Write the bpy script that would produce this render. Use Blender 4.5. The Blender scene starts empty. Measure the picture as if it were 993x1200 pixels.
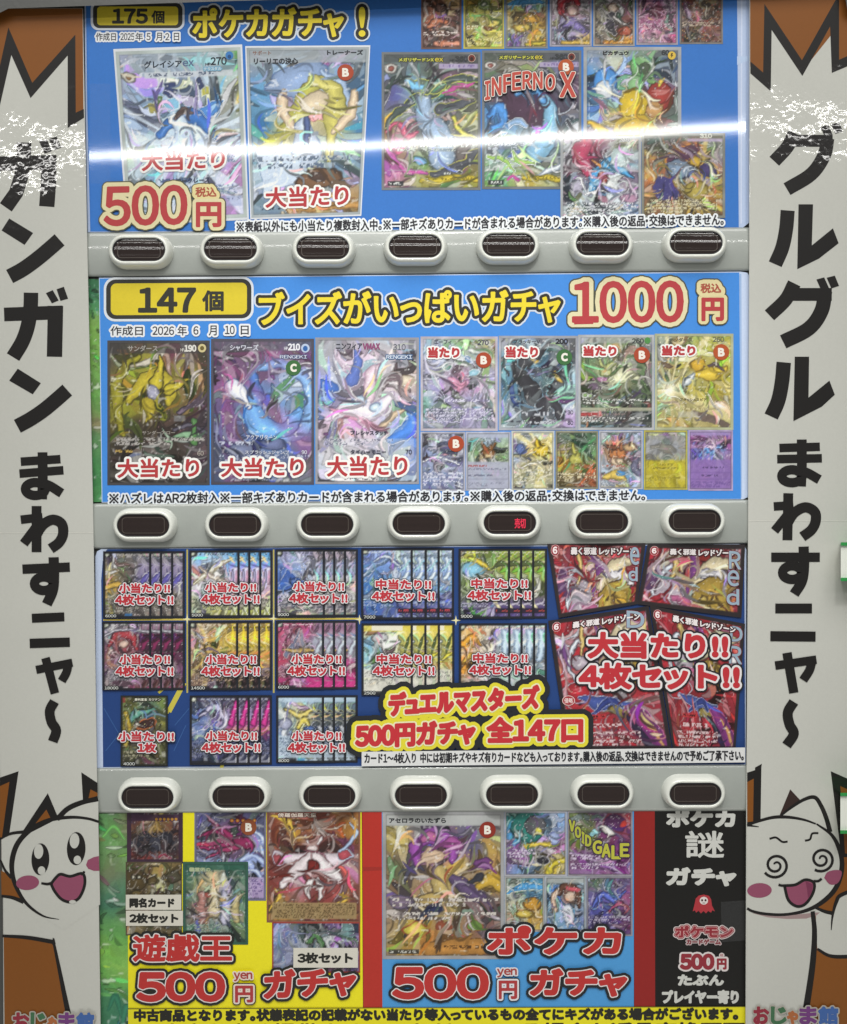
import bpy, math, random
import numpy as np
from mathutils import Matrix, Vector, Euler
from mathutils.geometry import delaunay_2d_cdt

S = bpy.context.scene
C = S.collection

# ------------------------------------------------------------------ camera
PW, PH = 993.0, 1200.0            # size of the photograph, used to measure positions on the machine face
DIST = 1.30
PITCH, ROLL = math.radians(1.8), math.radians(-0.22)
CENTRE = Vector((0.0, 0.0, 1.30))
fwd = Vector((0, math.cos(PITCH), -math.sin(PITCH)))
cam_loc = CENTRE - fwd * DIST
rot = (Matrix.Rotation(math.pi / 2 - PITCH, 3, 'X') @ Matrix.Rotation(ROLL, 3, 'Z'))
cam = bpy.data.cameras.new('camera')
cam_o = bpy.data.objects.new('camera', cam); C.objects.link(cam_o)
cam_o.location = cam_loc; cam_o.rotation_euler = rot.to_euler()
cam.sensor_fit = 'VERTICAL'; cam.sensor_height = 24; cam.lens = 24 * DIST / 1.2
cam.clip_start = 0.05; cam.clip_end = 100
S.camera = cam_o

# ------------------------------------------------------------------ world, lamps, exposure
w = bpy.data.worlds.new('World'); S.world = w; w.use_nodes = True
bg = w.node_tree.nodes['Background']
bg.inputs[0].default_value = (1.0, 0.99, 0.96, 1); bg.inputs[1].default_value = 0.16
S.view_settings.view_transform = 'Standard'; S.view_settings.look = 'None'
S.view_settings.exposure = 0; S.view_settings.gamma = 1

def lamp(name, loc, target, sx, sy, power, yaw=0, col=(1, 0.985, 0.95)):
    l = bpy.data.lights.new(name, 'AREA'); l.shape = 'RECTANGLE'; l.size = sx; l.size_y = sy
    l.energy = power; l.color = col
    o = bpy.data.objects.new(name, l); C.objects.link(o); o.location = loc
    o.rotation_euler = (Vector(target) - Vector(loc)).to_track_quat('-Z', 'Y').to_euler()
    o.rotation_euler.rotate_axis('Z', yaw)
    return o
# ceiling tube behind the camera whose reflection is the white line across the top poster
def tube(name, a, b, width, power):
    mid = (a + b) / 2
    l = bpy.data.lights.new(name, 'AREA'); l.shape = 'RECTANGLE'
    l.size = (b - a).length; l.size_y = width; l.energy = power; l.color = (1, 0.985, 0.95)
    o = bpy.data.objects.new(name, l); C.objects.link(o); o.location = mid
    x = (b - a).normalized(); z = (mid - Vector((0, 0, 1.5))); z = (z - x * z.dot(x)).normalized(); y = z.cross(x)
    o.rotation_euler = Matrix((x, y, z)).transposed().to_euler()
    return o
tube('ceiling_tube', Vector((-1.86, -3.10, 2.591)), Vector((1.86, -3.10, 2.728)), 0.030, 13)
lamp('overhead_fill', (0, -1.7, 3.7), (0, 0, 1.2), 3.0, 1.2, 47)  # added soft fill from above, set too high to mirror in the posters
lamp('overhead_fill', (0, -3.3, 3.9), (0, 0, 1.0), 3.4, 0.8, 45)  # second added overhead fill, further back
sp_ = bpy.data.lights.new('centre_fill_spot', 'SPOT'); sp_.energy = 135; sp_.spot_size = math.radians(23); sp_.spot_blend = 1.0; sp_.shadow_soft_size = 0.12; sp_.color = (1, 0.99, 0.96)  # added spot, no real fixture; brightens the middle of the machine face
sp_o = bpy.data.objects.new('centre_fill_spot', sp_); C.objects.link(sp_o); sp_o.location = (0.05, -2.3, 3.3)
sp_o.rotation_euler = (Vector((0.03, 0, 1.22)) - sp_o.location).to_track_quat('-Z', 'Y').to_euler()
lamp('floor_bounce_fill', (0, -1.25, -0.75), (0, 0, 1.0), 2.8, 1.2, 12, 0, (1, 0.97, 0.90))  # added fill lamp, stands in for light coming back off the floor

# ------------------------------------------------------------------ projection of photo positions onto the machine face
RM = np.array(rot); CL = np.array(cam_loc)
def P(px, py, h=0.0):
    """point on the plane h metres in front of the machine face"""
    px = np.asarray(px, float); py = np.asarray(py, float)
    sc = 1.2 / PH / DIST
    d = np.stack([(px - PW / 2) * sc, -(py - PH / 2) * sc, -np.ones_like(px)], -1) @ RM.T
    t = (-h - CL[1]) / d[..., 1]
    return CL + d * t[..., None]

# ------------------------------------------------------------------ colour
def lin(v):
    v = np.asarray(v, float)
    return np.where(v <= 0.04045, v / 12.92, ((v + 0.055) / 1.055) ** 2.4)
def srgb(hexs):
    if isinstance(hexs, (tuple, list, np.ndarray)): return np.array(hexs, float) / 255.0
    return np.array([int(hexs[i:i + 2], 16) for i in (0, 2, 4)], float) / 255.0
LEVEL = 0.90                      # how bright a pure white surface shows in the photograph
def albedo(c):
    return np.clip(lin(c) / LEVEL, 0.004, 0.95)

# ------------------------------------------------------------------ materials
def new_mat(name):
    m = bpy.data.materials.new(name); m.use_nodes = True
    return m, m.node_tree.nodes, m.node_tree.links, m.node_tree.nodes['Principled BSDF']
def ink_mat(name, rough, coat, coat_rough, bump_scale, bump_dist, bump_detail=2.0, grain=0.05, second=None):
    m, N, L, b = new_mat(name)
    a = N.new('ShaderNodeAttribute'); a.attribute_name = 'Col'
    g = N.new('ShaderNodeTexNoise'); g.inputs['Scale'].default_value = 420; g.inputs['Detail'].default_value = 2
    g2 = N.new('ShaderNodeTexNoise'); g2.inputs['Scale'].default_value = 9; g2.inputs['Detail'].default_value = 3
    co = N.new('ShaderNodeTexCoord')
    L.new(co.outputs['Object'], g.inputs['Vector']); L.new(co.outputs['Object'], g2.inputs['Vector'])
    ad = N.new('ShaderNodeMath'); ad.operation = 'ADD'
    L.new(g.outputs['Fac'], ad.inputs[0]); L.new(g2.outputs['Fac'], ad.inputs[1])
    mr = N.new('ShaderNodeMapRange'); mr.inputs['From Min'].default_value = 0.6; mr.inputs['From Max'].default_value = 1.4
    mr.inputs['To Min'].default_value = 1 - grain; mr.inputs['To Max'].default_value = 1 + grain
    L.new(ad.outputs[0], mr.inputs['Value'])
    mx = N.new('ShaderNodeVectorMath'); mx.operation = 'SCALE'
    L.new(a.outputs['Color'], mx.inputs[0]); L.new(mr.outputs[0], mx.inputs['Scale'])
    L.new(mx.outputs[0], b.inputs['Base Color'])
    b.inputs['Roughness'].default_value = rough; b.inputs['Specular IOR Level'].default_value = 0.25
    b.inputs['Coat Weight'].default_value = coat; b.inputs['Coat Roughness'].default_value = coat_rough
    n = N.new('ShaderNodeTexNoise'); n.inputs['Scale'].default_value = bump_scale; n.inputs['Detail'].default_value = bump_detail
    L.new(co.outputs['Object'], n.inputs['Vector'])
    bp = N.new('ShaderNodeBump'); bp.inputs['Strength'].default_value = 1.0; bp.inputs['Distance'].default_value = bump_dist
    L.new(n.outputs['Fac'], bp.inputs['Height'])
    if second:
        n2 = N.new('ShaderNodeTexNoise'); n2.inputs['Scale'].default_value = second[0]; n2.inputs['Detail'].default_value = 1
        L.new(co.outputs['Object'], n2.inputs['Vector'])
        b2 = N.new('ShaderNodeBump'); b2.inputs['Strength'].default_value = 1.0; b2.inputs['Distance'].default_value = second[1]
        L.new(n2.outputs['Fac'], b2.inputs['Height']); L.new(b2.outputs[0], bp.inputs['Normal'])
    L.new(bp.outputs[0], b.inputs['Coat Normal'])
    return m
M_INK = ink_mat('laminated_print', 0.55, 0.9, 0.045, 2.2, 0.0008)
M_VINYL = ink_mat('vinyl_print', 0.5, 0.8, 0.05, 120, 0.00016, 1.0, 0.03, (17, 0.0014))
def plain(name, col, rough, coat=0.0, bump=None, var=0.0):
    m, N, L, b = new_mat(name)
    b.inputs['Base Color'].default_value = (*albedo(srgb(col)), 1)
    b.inputs['Roughness'].default_value = rough; b.inputs['Coat Weight'].default_value = coat
    b.inputs['Coat Roughness'].default_value = 0.08
    co = N.new('ShaderNodeTexCoord')
    n = N.new('ShaderNodeTexNoise'); n.inputs['Scale'].default_value = bump[0] if bump else 40; n.inputs['Detail'].default_value = 3
    L.new(co.outputs['Object'], n.inputs['Vector'])
    if bump:
        bp = N.new('ShaderNodeBump'); bp.inputs['Distance'].default_value = bump[1]
        L.new(n.outputs['Fac'], bp.inputs['Height']); L.new(bp.outputs[0], b.inputs['Normal'])
    if var:
        g = N.new('ShaderNodeTexNoise'); g.inputs['Scale'].default_value = 6; g.inputs['Detail'].default_value = 5; g.inputs['Roughness'].default_value = 0.7
        L.new(co.outputs['Object'], g.inputs['Vector'])
        q = N.new('ShaderNodeMapRange'); q.inputs['From Min'].default_value = 0.3; q.inputs['From Max'].default_value = 0.7
        q.inputs['To Min'].default_value = 0.90; q.inputs['To Max'].default_value = 1.05; L.new(g.outputs['Fac'], q.inputs['Value'])
        vs = N.new('ShaderNodeVectorMath'); vs.operation = 'SCALE'; vs.inputs[0].default_value = tuple(albedo(srgb(col)))
        L.new(q.outputs[0], vs.inputs['Scale']); L.new(vs.outputs[0], b.inputs['Base Color'])
        r = N.new('ShaderNodeMapRange'); r.inputs['To Min'].default_value = max(0.02, rough - var); r.inputs['To Max'].default_value = rough + var
        L.new(n.outputs['Fac'], r.inputs['Value']); L.new(r.outputs[0], b.inputs['Roughness'])
    return m
M_RAIL = plain('grey_plastic', '9da29d', 0.34, 0.6, (300, 0.00012), 0.06)
M_BEZEL = plain('white_plastic', 'dde0d8', 0.26, 0.6, None, 0.05)
M_LENS = plain('smoked_lens', '2b2220', 0.10, 0.7, None, 0.03)
M_DARK = plain('dark_frame', '4c4d4b', 0.45, 0.1, (200, 0.0002), 0.08)
M_FRAME = plain('lens_inner_frame', '4d4641', 0.3, 0.3)
M_WELL = plain('black_plastic', '25262a', 0.5)
M_GREEN = plain('green_plastic', '2f9148', 0.4)
M_WHITE = plain('white_card', 'dfe3da', 0.5)
mt, N_, L_, b_ = new_mat('clear_tape')
b_.inputs['Base Color'].default_value = (0.75, 0.78, 0.82, 1); b_.inputs['Alpha'].default_value = 0.03
b_.inputs['Roughness'].default_value = 0.18
tn = N_.new('ShaderNodeTexNoise'); tn.inputs['Scale'].default_value = 160; tb = N_.new('ShaderNodeBump'); tb.inputs['Distance'].default_value = 0.002
tc = N_.new('ShaderNodeTexCoord'); L_.new(tc.outputs['Object'], tn.inputs['Vector'])
L_.new(tn.outputs['Fac'], tb.inputs['Height']); L_.new(tb.outputs[0], b_.inputs['Normal'])
M_TAPE = mt
ml, N_, L_, b_ = new_mat('lit_red_display')
b_.inputs['Base Color'].default_value = (0.3, 0.01, 0.02, 1); b_.inputs['Emission Color'].default_value = (1, 0.03, 0.10, 1)
b_.inputs['Emission Strength'].default_value = 0.55
M_LED = ml

# ------------------------------------------------------------------ mesh collecting
def empty(name, px, py, h=0.0):
    o = bpy.data.objects.new(name, None); C.objects.link(o)
    o.location = P(px, py, h); o.empty_display_size = 0.05
    return o
def tag(o, label, cat, group=None):
    o['label'] = label; o['category'] = cat
    if group: o['group'] = group
    return o

class Ink:
    """collects printed shapes given in photo positions; every shape lies a hair in front of the one before"""
    STEP = 0.00002
    def __init__(s, h):
        s.h = h; s.V = []; s.F = []; s.K = []; s.n = 0
    def add(s, pts, faces, col):
        pts = np.asarray(pts, float)
        v = P(pts[:, 0], pts[:, 1], s.h)
        c = albedo(srgb(col)) if not isinstance(col, np.ndarray) else col
        if c.ndim == 1: c = np.tile(c, (len(v), 1))
        s.V.append(v); s.K.append(c); n = s.n
        s.F.extend([tuple(i + n for i in f) for f in faces]); s.n += len(v)
        s.h += s.STEP
    def poly(s, pts, col):
        v, f = cdt([list(pts)])
        s.add(v, f, col)
    def rect(s, x0, y0, x1, y1, col): s.add([(x0, y1), (x1, y1), (x1, y0), (x0, y0)], [(0, 1, 2, 3)], col)
    def ell(s, x, y, rx, ry, col, rot=0, n=28):
        a = np.linspace(0, 2 * math.pi, n, endpoint=False); c, q = math.cos(rot), math.sin(rot)
        ex, ey = rx * np.cos(a), ry * np.sin(a)
        s.add(np.stack([x + ex * c - ey * q, y + ex * q + ey * c], 1), [tuple(range(n))[::-1]], col)
    def rrect(s, x0, y0, x1, y1, r, col, tilt=0):
        s.poly([(x, y + tilt * (x - x0) / (x1 - x0)) for x, y in rr(x0, y0, x1, y1, r)], col)
    def strokes(s, lst, col):
        for pts, wd in lst:
            a, b = ribbon(pts, wd); n = len(a)
            s.add(np.vstack([a, b]), [(i + n, i + n + 1, i + 1, i) for i in range(n - 1)], col)
    def stroke(s, pts, wd, col, smooth=True):
        s.strokes([(spline(pts) if smooth and len(pts) > 2 else pts, wd)], col)
    def text(s, string, box, layers, tilt=0.0, square=False):
        """layers: (swell in photo pixels, colour) from the bottom up"""
        x0, y0, x1, y1 = box; key = (string, round(x1 - x0, 1), round(y1 - y0, 1), tilt)
        g = None
        for r, col in layers:
            h0 = s.h; k2 = key + (r, square)
            if k2 not in _lines:
                if g is None: g = layout(string, (0, 0, x1 - x0, y1 - y0), tilt)
                _lines[k2] = [fill(lp) if r <= 0 else swell(lp, r, square) for lp in g]
            for vv, tt in _lines[k2]:
                if len(vv): s.add(np.array(vv) + [x0, y0], tt, col); s.h -= s.STEP * 0.7
            s.h = max(s.h, h0 + 0.00012)
    def grid(s, quad, img):
        """a printed picture: img (rows, columns, 3, sRGB) spread over the four corners TL TR BR BL"""
        hh, ww = img.shape[:2]
        u, v = np.meshgrid(np.linspace(0, 1, ww), np.linspace(0, 1, hh))
        q = np.array(quad, float)
        p = ((1 - u) * (1 - v))[..., None] * q[0] + (u * (1 - v))[..., None] * q[1] + (u * v)[..., None] * q[2] + ((1 - u) * v)[..., None] * q[3]
        i = np.arange(hh * ww).reshape(hh, ww)
        f = np.stack([i[1:, :-1], i[1:, 1:], i[:-1, 1:], i[:-1, :-1]], -1).reshape(-1, 4)
        s.add(p.reshape(-1, 2), f.tolist(), albedo(np.clip(img, 0, 1).reshape(-1, 3)))
    def build(s, name, mat, parent=None):
        V = np.concatenate(s.V); K = np.concatenate(s.K)
        off = np.array(parent_loc(parent)) if parent is not None else V.mean(0)
        me = bpy.data.meshes.new(name); me.from_pydata((V - off).tolist(), [], s.F); 
        at = me.color_attributes.new('Col', 'FLOAT_COLOR', 'POINT')
        at.data.foreach_set('color', np.concatenate([K, np.ones((len(K), 1))], 1).astype(np.float32).ravel())
        me.materials.append(mat); me.update()
        o = bpy.data.objects.new(name, me); C.objects.link(o)
        if parent is not None: o.parent = parent
        else: o.location = off
        return o
def parent_loc(o):
    l = Vector(o.location)
    while o.parent is not None: o = o.parent; l += Vector(o.location)
    return l

def area(p):
    p = np.asarray(p); x, y = p[:, 0], p[:, 1]
    return 0.5 * np.sum(x * np.roll(y, -1) - np.roll(x, -1) * y)
def cdt(polys, eps=1e-4):
    """union of polygons -> vertices and triangles (facing the viewer)"""
    vs, fs = [], []
    for p in polys:
        p = [tuple(map(float, q)) for q in p]
        if abs(area(p)) < 1e-6: continue
        if area(p) < 0: p = p[::-1]
        n = len(vs); vs += p; fs.append(list(range(n, n + len(p))))
    if not fs: return [], []
    r = delaunay_2d_cdt([Vector(v) for v in vs], [], fs, 0, eps)
    ov = [(v.x, v.y) for v in r[0]]
    return ov, [tuple(f)[::-1] for f, o in zip(r[2], r[5]) if o]
def rr(x0, y0, x1, y1, r, n=7):
    pts = []
    for cx, cy, a0 in ((x1 - r, y0 + r, -90), (x1 - r, y1 - r, 0), (x0 + r, y1 - r, 90), (x0 + r, y0 + r, 180)):
        for k in range(n):
            a = math.radians(a0 + 90 * k / (n - 1)); pts.append((cx + r * math.cos(a), cy + r * math.sin(a)))
    return pts
def spline(pts, k=6):
    p = np.array(pts, float); q = np.vstack([2 * p[0] - p[1], p, 2 * p[-1] - p[-2]]); out = []
    for i in range(1, len(q) - 2):
        for t in np.linspace(0, 1, k, endpoint=False):
            out.append(0.5 * ((2 * q[i]) + (q[i + 1] - q[i - 1]) * t + (2 * q[i - 1] - 5 * q[i] + 4 * q[i + 1] - q[i + 2]) * t * t + (3 * q[i] - q[i - 1] - 3 * q[i + 1] + q[i + 2]) * t ** 3))
    out.append(p[-1]); return out
def ribbon(pts, wd):
    """butt-ended ribbon as quads with mitred joins; wd a number or (start, middle, end)"""
    p = np.array(pts, float); n = len(p)
    t = np.gradient(p, axis=0); t /= np.maximum(np.linalg.norm(t, axis=1), 1e-9)[:, None]
    nn = np.stack([-t[:, 1], t[:, 0]], 1)
    s = np.linspace(0, 1, n)
    ww = np.full(n, wd, float) if np.isscalar(wd) else np.interp(s, np.linspace(0, 1, len(wd)), wd)
    a, b = p + nn * ww[:, None] / 2, p - nn * ww[:, None] / 2
    return a, b
def ring(x, y, rx, ry, wd, n=26):
    a = np.linspace(0, 2 * math.pi, n + 1)
    return ([(x + rx * math.cos(t), y + ry * math.sin(t)) for t in a], wd)

_gl = {}; _lines = {}
def glyph(ch):
    """border loops of one letter, y downwards"""
    if ch == '※':
        if ch not in _gl:
            q = [(.5, -.30), (.84, .04), (.90, -.02), (.56, -.36), (.90, -.70), (.84, -.76), (.5, -.42), (.16, -.76), (.10, -.70), (.44, -.36), (.10, -.02), (.16, .04)]
            _gl[ch] = [q] + [[(x + .068 * math.cos(t), y + .068 * math.sin(t)) for t in np.linspace(0, 2 * math.pi, 9)[:-1]] for x, y in ((.5, -.68), (.5, -.04), (.18, -.36), (.82, -.36))]
        return _gl[ch]
    if '!' < ch <= '~' and ch not in "BC": ch = chr(ord(ch) + 0xFEE0)
    if ch not in _gl:
        cu = bpy.data.curves.new('t', 'FONT'); cu.body = ch; cu.resolution_u = 4
        o = bpy.data.objects.new('t', cu); C.objects.link(o)
        me = o.evaluated_get(bpy.context.evaluated_depsgraph_get()).to_mesh()
        v = [(q.co.x, -q.co.y) for q in me.vertices]; key = {}
        ix = [key.setdefault((round(p[0], 4), round(p[1], 4)), i) for i, p in enumerate(v)]
        t = [tuple(ix[i] for i in p.vertices) for p in me.polygons]
        t = [f for f in t if len(set(f)) == len(f)]
        bpy.data.objects.remove(o); bpy.data.curves.remove(cu)
        _gl[ch] = [[v[i] for i in l] for l in loops_of(len(v), t)]
    return _gl[ch]
def loops_of(n, tris):
    """border loops (lists of vertex numbers) of a triangulated area"""
    de = {}
    for f in tris:
        for i in range(len(f)): de[(f[i], f[(i + 1) % len(f)])] = 1
    nx = {}
    for (a, b) in de:
        if (b, a) not in de: nx.setdefault(a, []).append(b)
    out = []
    while nx:
        a = next(iter(nx)); l = [a]; cur = a
        while True:
            t = nx.get(cur)
            if not t: break
            b = t.pop()
            if not t: del nx[cur]
            if b == a: break
            l.append(b); cur = b
        if len(l) > 2: out.append(l)
    return out
def thin(p, tol):
    """drop points that lie closer than tol to the line through their neighbours"""
    p = [tuple(q) for q in p]
    def dp(i, j):
        if j <= i + 1: return []
        a, b = np.array(p[i]), np.array(p[j]); d = b - a; l = np.hypot(*d)
        q = np.array(p[i + 1:j]) - a
        e = np.abs(q[:, 0] * d[1] - q[:, 1] * d[0]) / l if l > 1e-9 else np.hypot(q[:, 0], q[:, 1])
        k = int(e.argmax())
        if e[k] < tol: return []
        m = i + 1 + k
        return dp(i, m) + [m] + dp(m, j)
    n = len(p); h = max(range(n), key=lambda i: (p[i][0] - p[0][0]) ** 2 + (p[i][1] - p[0][1]) ** 2)
    p.append(p[0])
    keep = [0] + dp(0, h) + ([h] if h else []) + dp(h, n)
    return [p[i] for i in keep]
def fill(loops):
    """triangles of loops under the even-odd rule"""
    vs, fs = [], []
    for p in loops:
        if len(p) < 3: continue
        if area(p) < 0: p = p[::-1]
        n = len(vs); vs += p; fs.append(list(range(n, n + len(p))))
    if not fs: return [], []
    r = delaunay_2d_cdt([Vector(v) for v in vs], [], fs, 0, 1e-4)
    return [(v.x, v.y) for v in r[0]], [tuple(f)[::-1] for f, o in zip(r[2], r[5]) if len(o) % 2]
def layout(s, box, tilt=0.0):
    """loops of every letter of a line of writing, stretched to its box"""
    x = 0.0; g = []
    for ch in s:
        if ch == ' ': x += 0.45; continue
        L = glyph(ch); v = np.concatenate([np.array(l) for l in L])
        w0, w1 = v[:, 0].min(), v[:, 0].max()
        lead, trail = None, 0
        if ch in 'ッャュっェ': lead, trail = 0.04, 0.10
        elif ch in '!！': lead, trail = 0.10, 0.20
        elif ch in '。、・': lead, trail = 0.06, 0.20
        elif ord(ch) < 256: lead, trail = 0.05, 0.07
        if lead is None: g.append([np.array(l) + [x, 0] for l in L]); x += 1.0
        else: g.append([np.array(l) + [x - w0 + lead, 0] for l in L]); x += w1 - w0 + trail
    a = np.concatenate([l for q in g for l in q]); lo, hi = a.min(0), a.max(0)
    x0, y0, x1, y1 = box; out = []
    for q in g:
        r = []
        for l in q:
            u = (l - lo) / np.maximum(hi - lo, 1e-6)
            r.append(thin(np.stack([x0 + u[:, 0] * (x1 - x0), y0 + u[:, 1] * (y1 - y0) + tilt * u[:, 0]], 1), 0.07))
        out.append(r)
    return out
def swell(loops, r, square=False):
    loops = [l if area(l) > 0 else l[::-1] for l in loops if len(l) > 2]
    polys = list(loops); nl = len(loops)
    n = 4 if square else (12 if r > 3 else 8 if r > 1 else 6)
    ang = [2 * math.pi * (k + 0.5) / n for k in range(n)]
    rad = r * (1.414 if square else 1.04)
    for l in loops:
        a = np.array(l); b = np.roll(a, -1, 0); c = np.roll(a, 1, 0)
        for i in range(len(a)):
            d = b[i] - a[i]; le = np.hypot(*d)
            if le < 1e-5: continue
            m = np.array([-d[1], d[0]]) / le * r
            polys.append([tuple(q) for q in (a[i] + m, a[i] - m, b[i] - m, b[i] + m)])
            polys.append([(a[i][0] + rad * math.cos(t), a[i][1] + rad * math.sin(t)) for t in ang])
    vs, fs = [], []
    for p in polys:
        if area(p) < 0: p = p[::-1]
        k = len(vs); vs += p; fs.append(list(range(k, k + len(p))))
    R = delaunay_2d_cdt([Vector(v) for v in vs], [], fs, 0, 1e-3)
    keep = [tuple(f) for f, o in zip(R[2], R[5]) if any(i >= nl for i in o) or len(o) % 2]
    lp = loops_of(len(R[0]), keep)
    return fill([thin([(R[0][i].x, R[0][i].y) for i in l], 0.06) for l in lp])

# ------------------------------------------------------------------ pictures on the printed cards (abstract colour compositions)
def vnoise(x, y, seed):
    rs = np.random.RandomState(seed); n = 64; g = rs.rand(n, n)
    xi, yi = np.floor(x).astype(int), np.floor(y).astype(int); fx, fy = x - xi, y - yi
    fx, fy = fx * fx * (3 - 2 * fx), fy * fy * (3 - 2 * fy)
    a, b = g[yi % n, xi % n], g[yi % n, (xi + 1) % n]; c, d = g[(yi + 1) % n, xi % n], g[(yi + 1) % n, (xi + 1) % n]
    return (a * (1 - fx) + b * fx) * (1 - fy) + (c * (1 - fx) + d * fx) * fy
def fbm(x, y, seed, o=3):
    return sum(vnoise(x * 2 ** k, y * 2 ** k, seed + 17 * k) / 2 ** k for k in range(o)) / sum(1 / 2 ** k for k in range(o))
def blend(img, m, col):
    m = np.clip(m, 0, 1)[..., None]
    img[:] = img * (1 - m) + (srgb(col) if isinstance(col, str) else col) * m
def seg_dist(X, Y, pts):
    best = np.full(X.shape, 1e9); par = np.zeros(X.shape); n = len(pts) - 1
    for i in range(n):
        ax, ay = pts[i]; bx, by = pts[i + 1]; dx, dy = bx - ax, by - ay; l = dx * dx + dy * dy + 1e-9
        t = np.clip(((X - ax) * dx + (Y - ay) * dy) / l, 0, 1)
        d = np.hypot(X - ax - t * dx, Y - ay - t * dy); k = d < best
        best[k] = d[k]; par[k] = ((i + t) / n)[k]
    return best, par
def flow(img, X, Y, rs, seed, n, width, length):
    """tapered brush lines that follow a swirling field, tinted from the colours under them"""
    wp, hp = X.max(), Y.max(); ny, nx = X.shape; a = max(wp, hp); st = X[0, 1] - X[0, 0]
    cx, cy = wp * (0.35 + 0.3 * rs.rand()), hp * (0.35 + 0.25 * rs.rand())
    px, py = rs.rand(n) * wp, rs.rand(n) * hp; sg = rs.choice([-1, 1], n); ln = wp * length * (0.35 + 0.9 * rs.rand(n)); m = 7
    tr = [(px.copy(), py.copy())]
    for _ in range(m):
        an = fbm(px * 3.2 / a + 5, py * 3.2 / a + 5, seed + 91, 2) * 9.0 + np.arctan2(py - cy, px - cx) + 1.2
        px = px + np.cos(an) * ln / m * sg; py = py + np.sin(an) * ln / m * sg; tr.append((px.copy(), py.copy()))
    T = np.array(tr)                                            # step, axis, line
    for i in range(n):
        w = wp * width * (0.35 + 0.9 * rs.rand()) + 0.35
        x0, x1 = T[:, 0, i].min() - w - 2, T[:, 0, i].max() + w + 2; y0, y1 = T[:, 1, i].min() - w - 2, T[:, 1, i].max() + w + 2
        i0, i1, j0, j1 = max(0, int(x0 / st)), min(nx, int(x1 / st) + 2), max(0, int(y0 / st)), min(ny, int(y1 / st) + 2)
        if i1 - i0 < 2 or j1 - j0 < 2: continue
        sub = img[j0:j1, i0:i1]
        d, t = seg_dist(X[j0:j1, i0:i1], Y[j0:j1, i0:i1], [tuple(q) for q in T[:, :, i]])
        ww = w * np.sin(np.pi * np.clip(t * 0.9 + 0.08, 0, 1)) ** 0.8
        c = img[min(ny - 1, max(0, int(T[3, 1, i] / st))), min(nx - 1, max(0, int(T[3, 0, i] / st)))].copy()
        g = rs.rand()
        c = c * (0.62 + 0.3 * rs.rand()) if g < 0.45 else c + (1 - c) * (0.12 + 0.36 * rs.rand()) if g < 0.74 else np.clip(c * (1.1 + 0.5 * (rs.rand(3) - 0.5)), 0, 1)
        if width > 0.02 and rs.rand() < 0.5: blend(sub, 0.9 - (d - ww), c * 0.45)
        blend(sub, (0.5 - (d - ww)) * 0.95, c)
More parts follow.
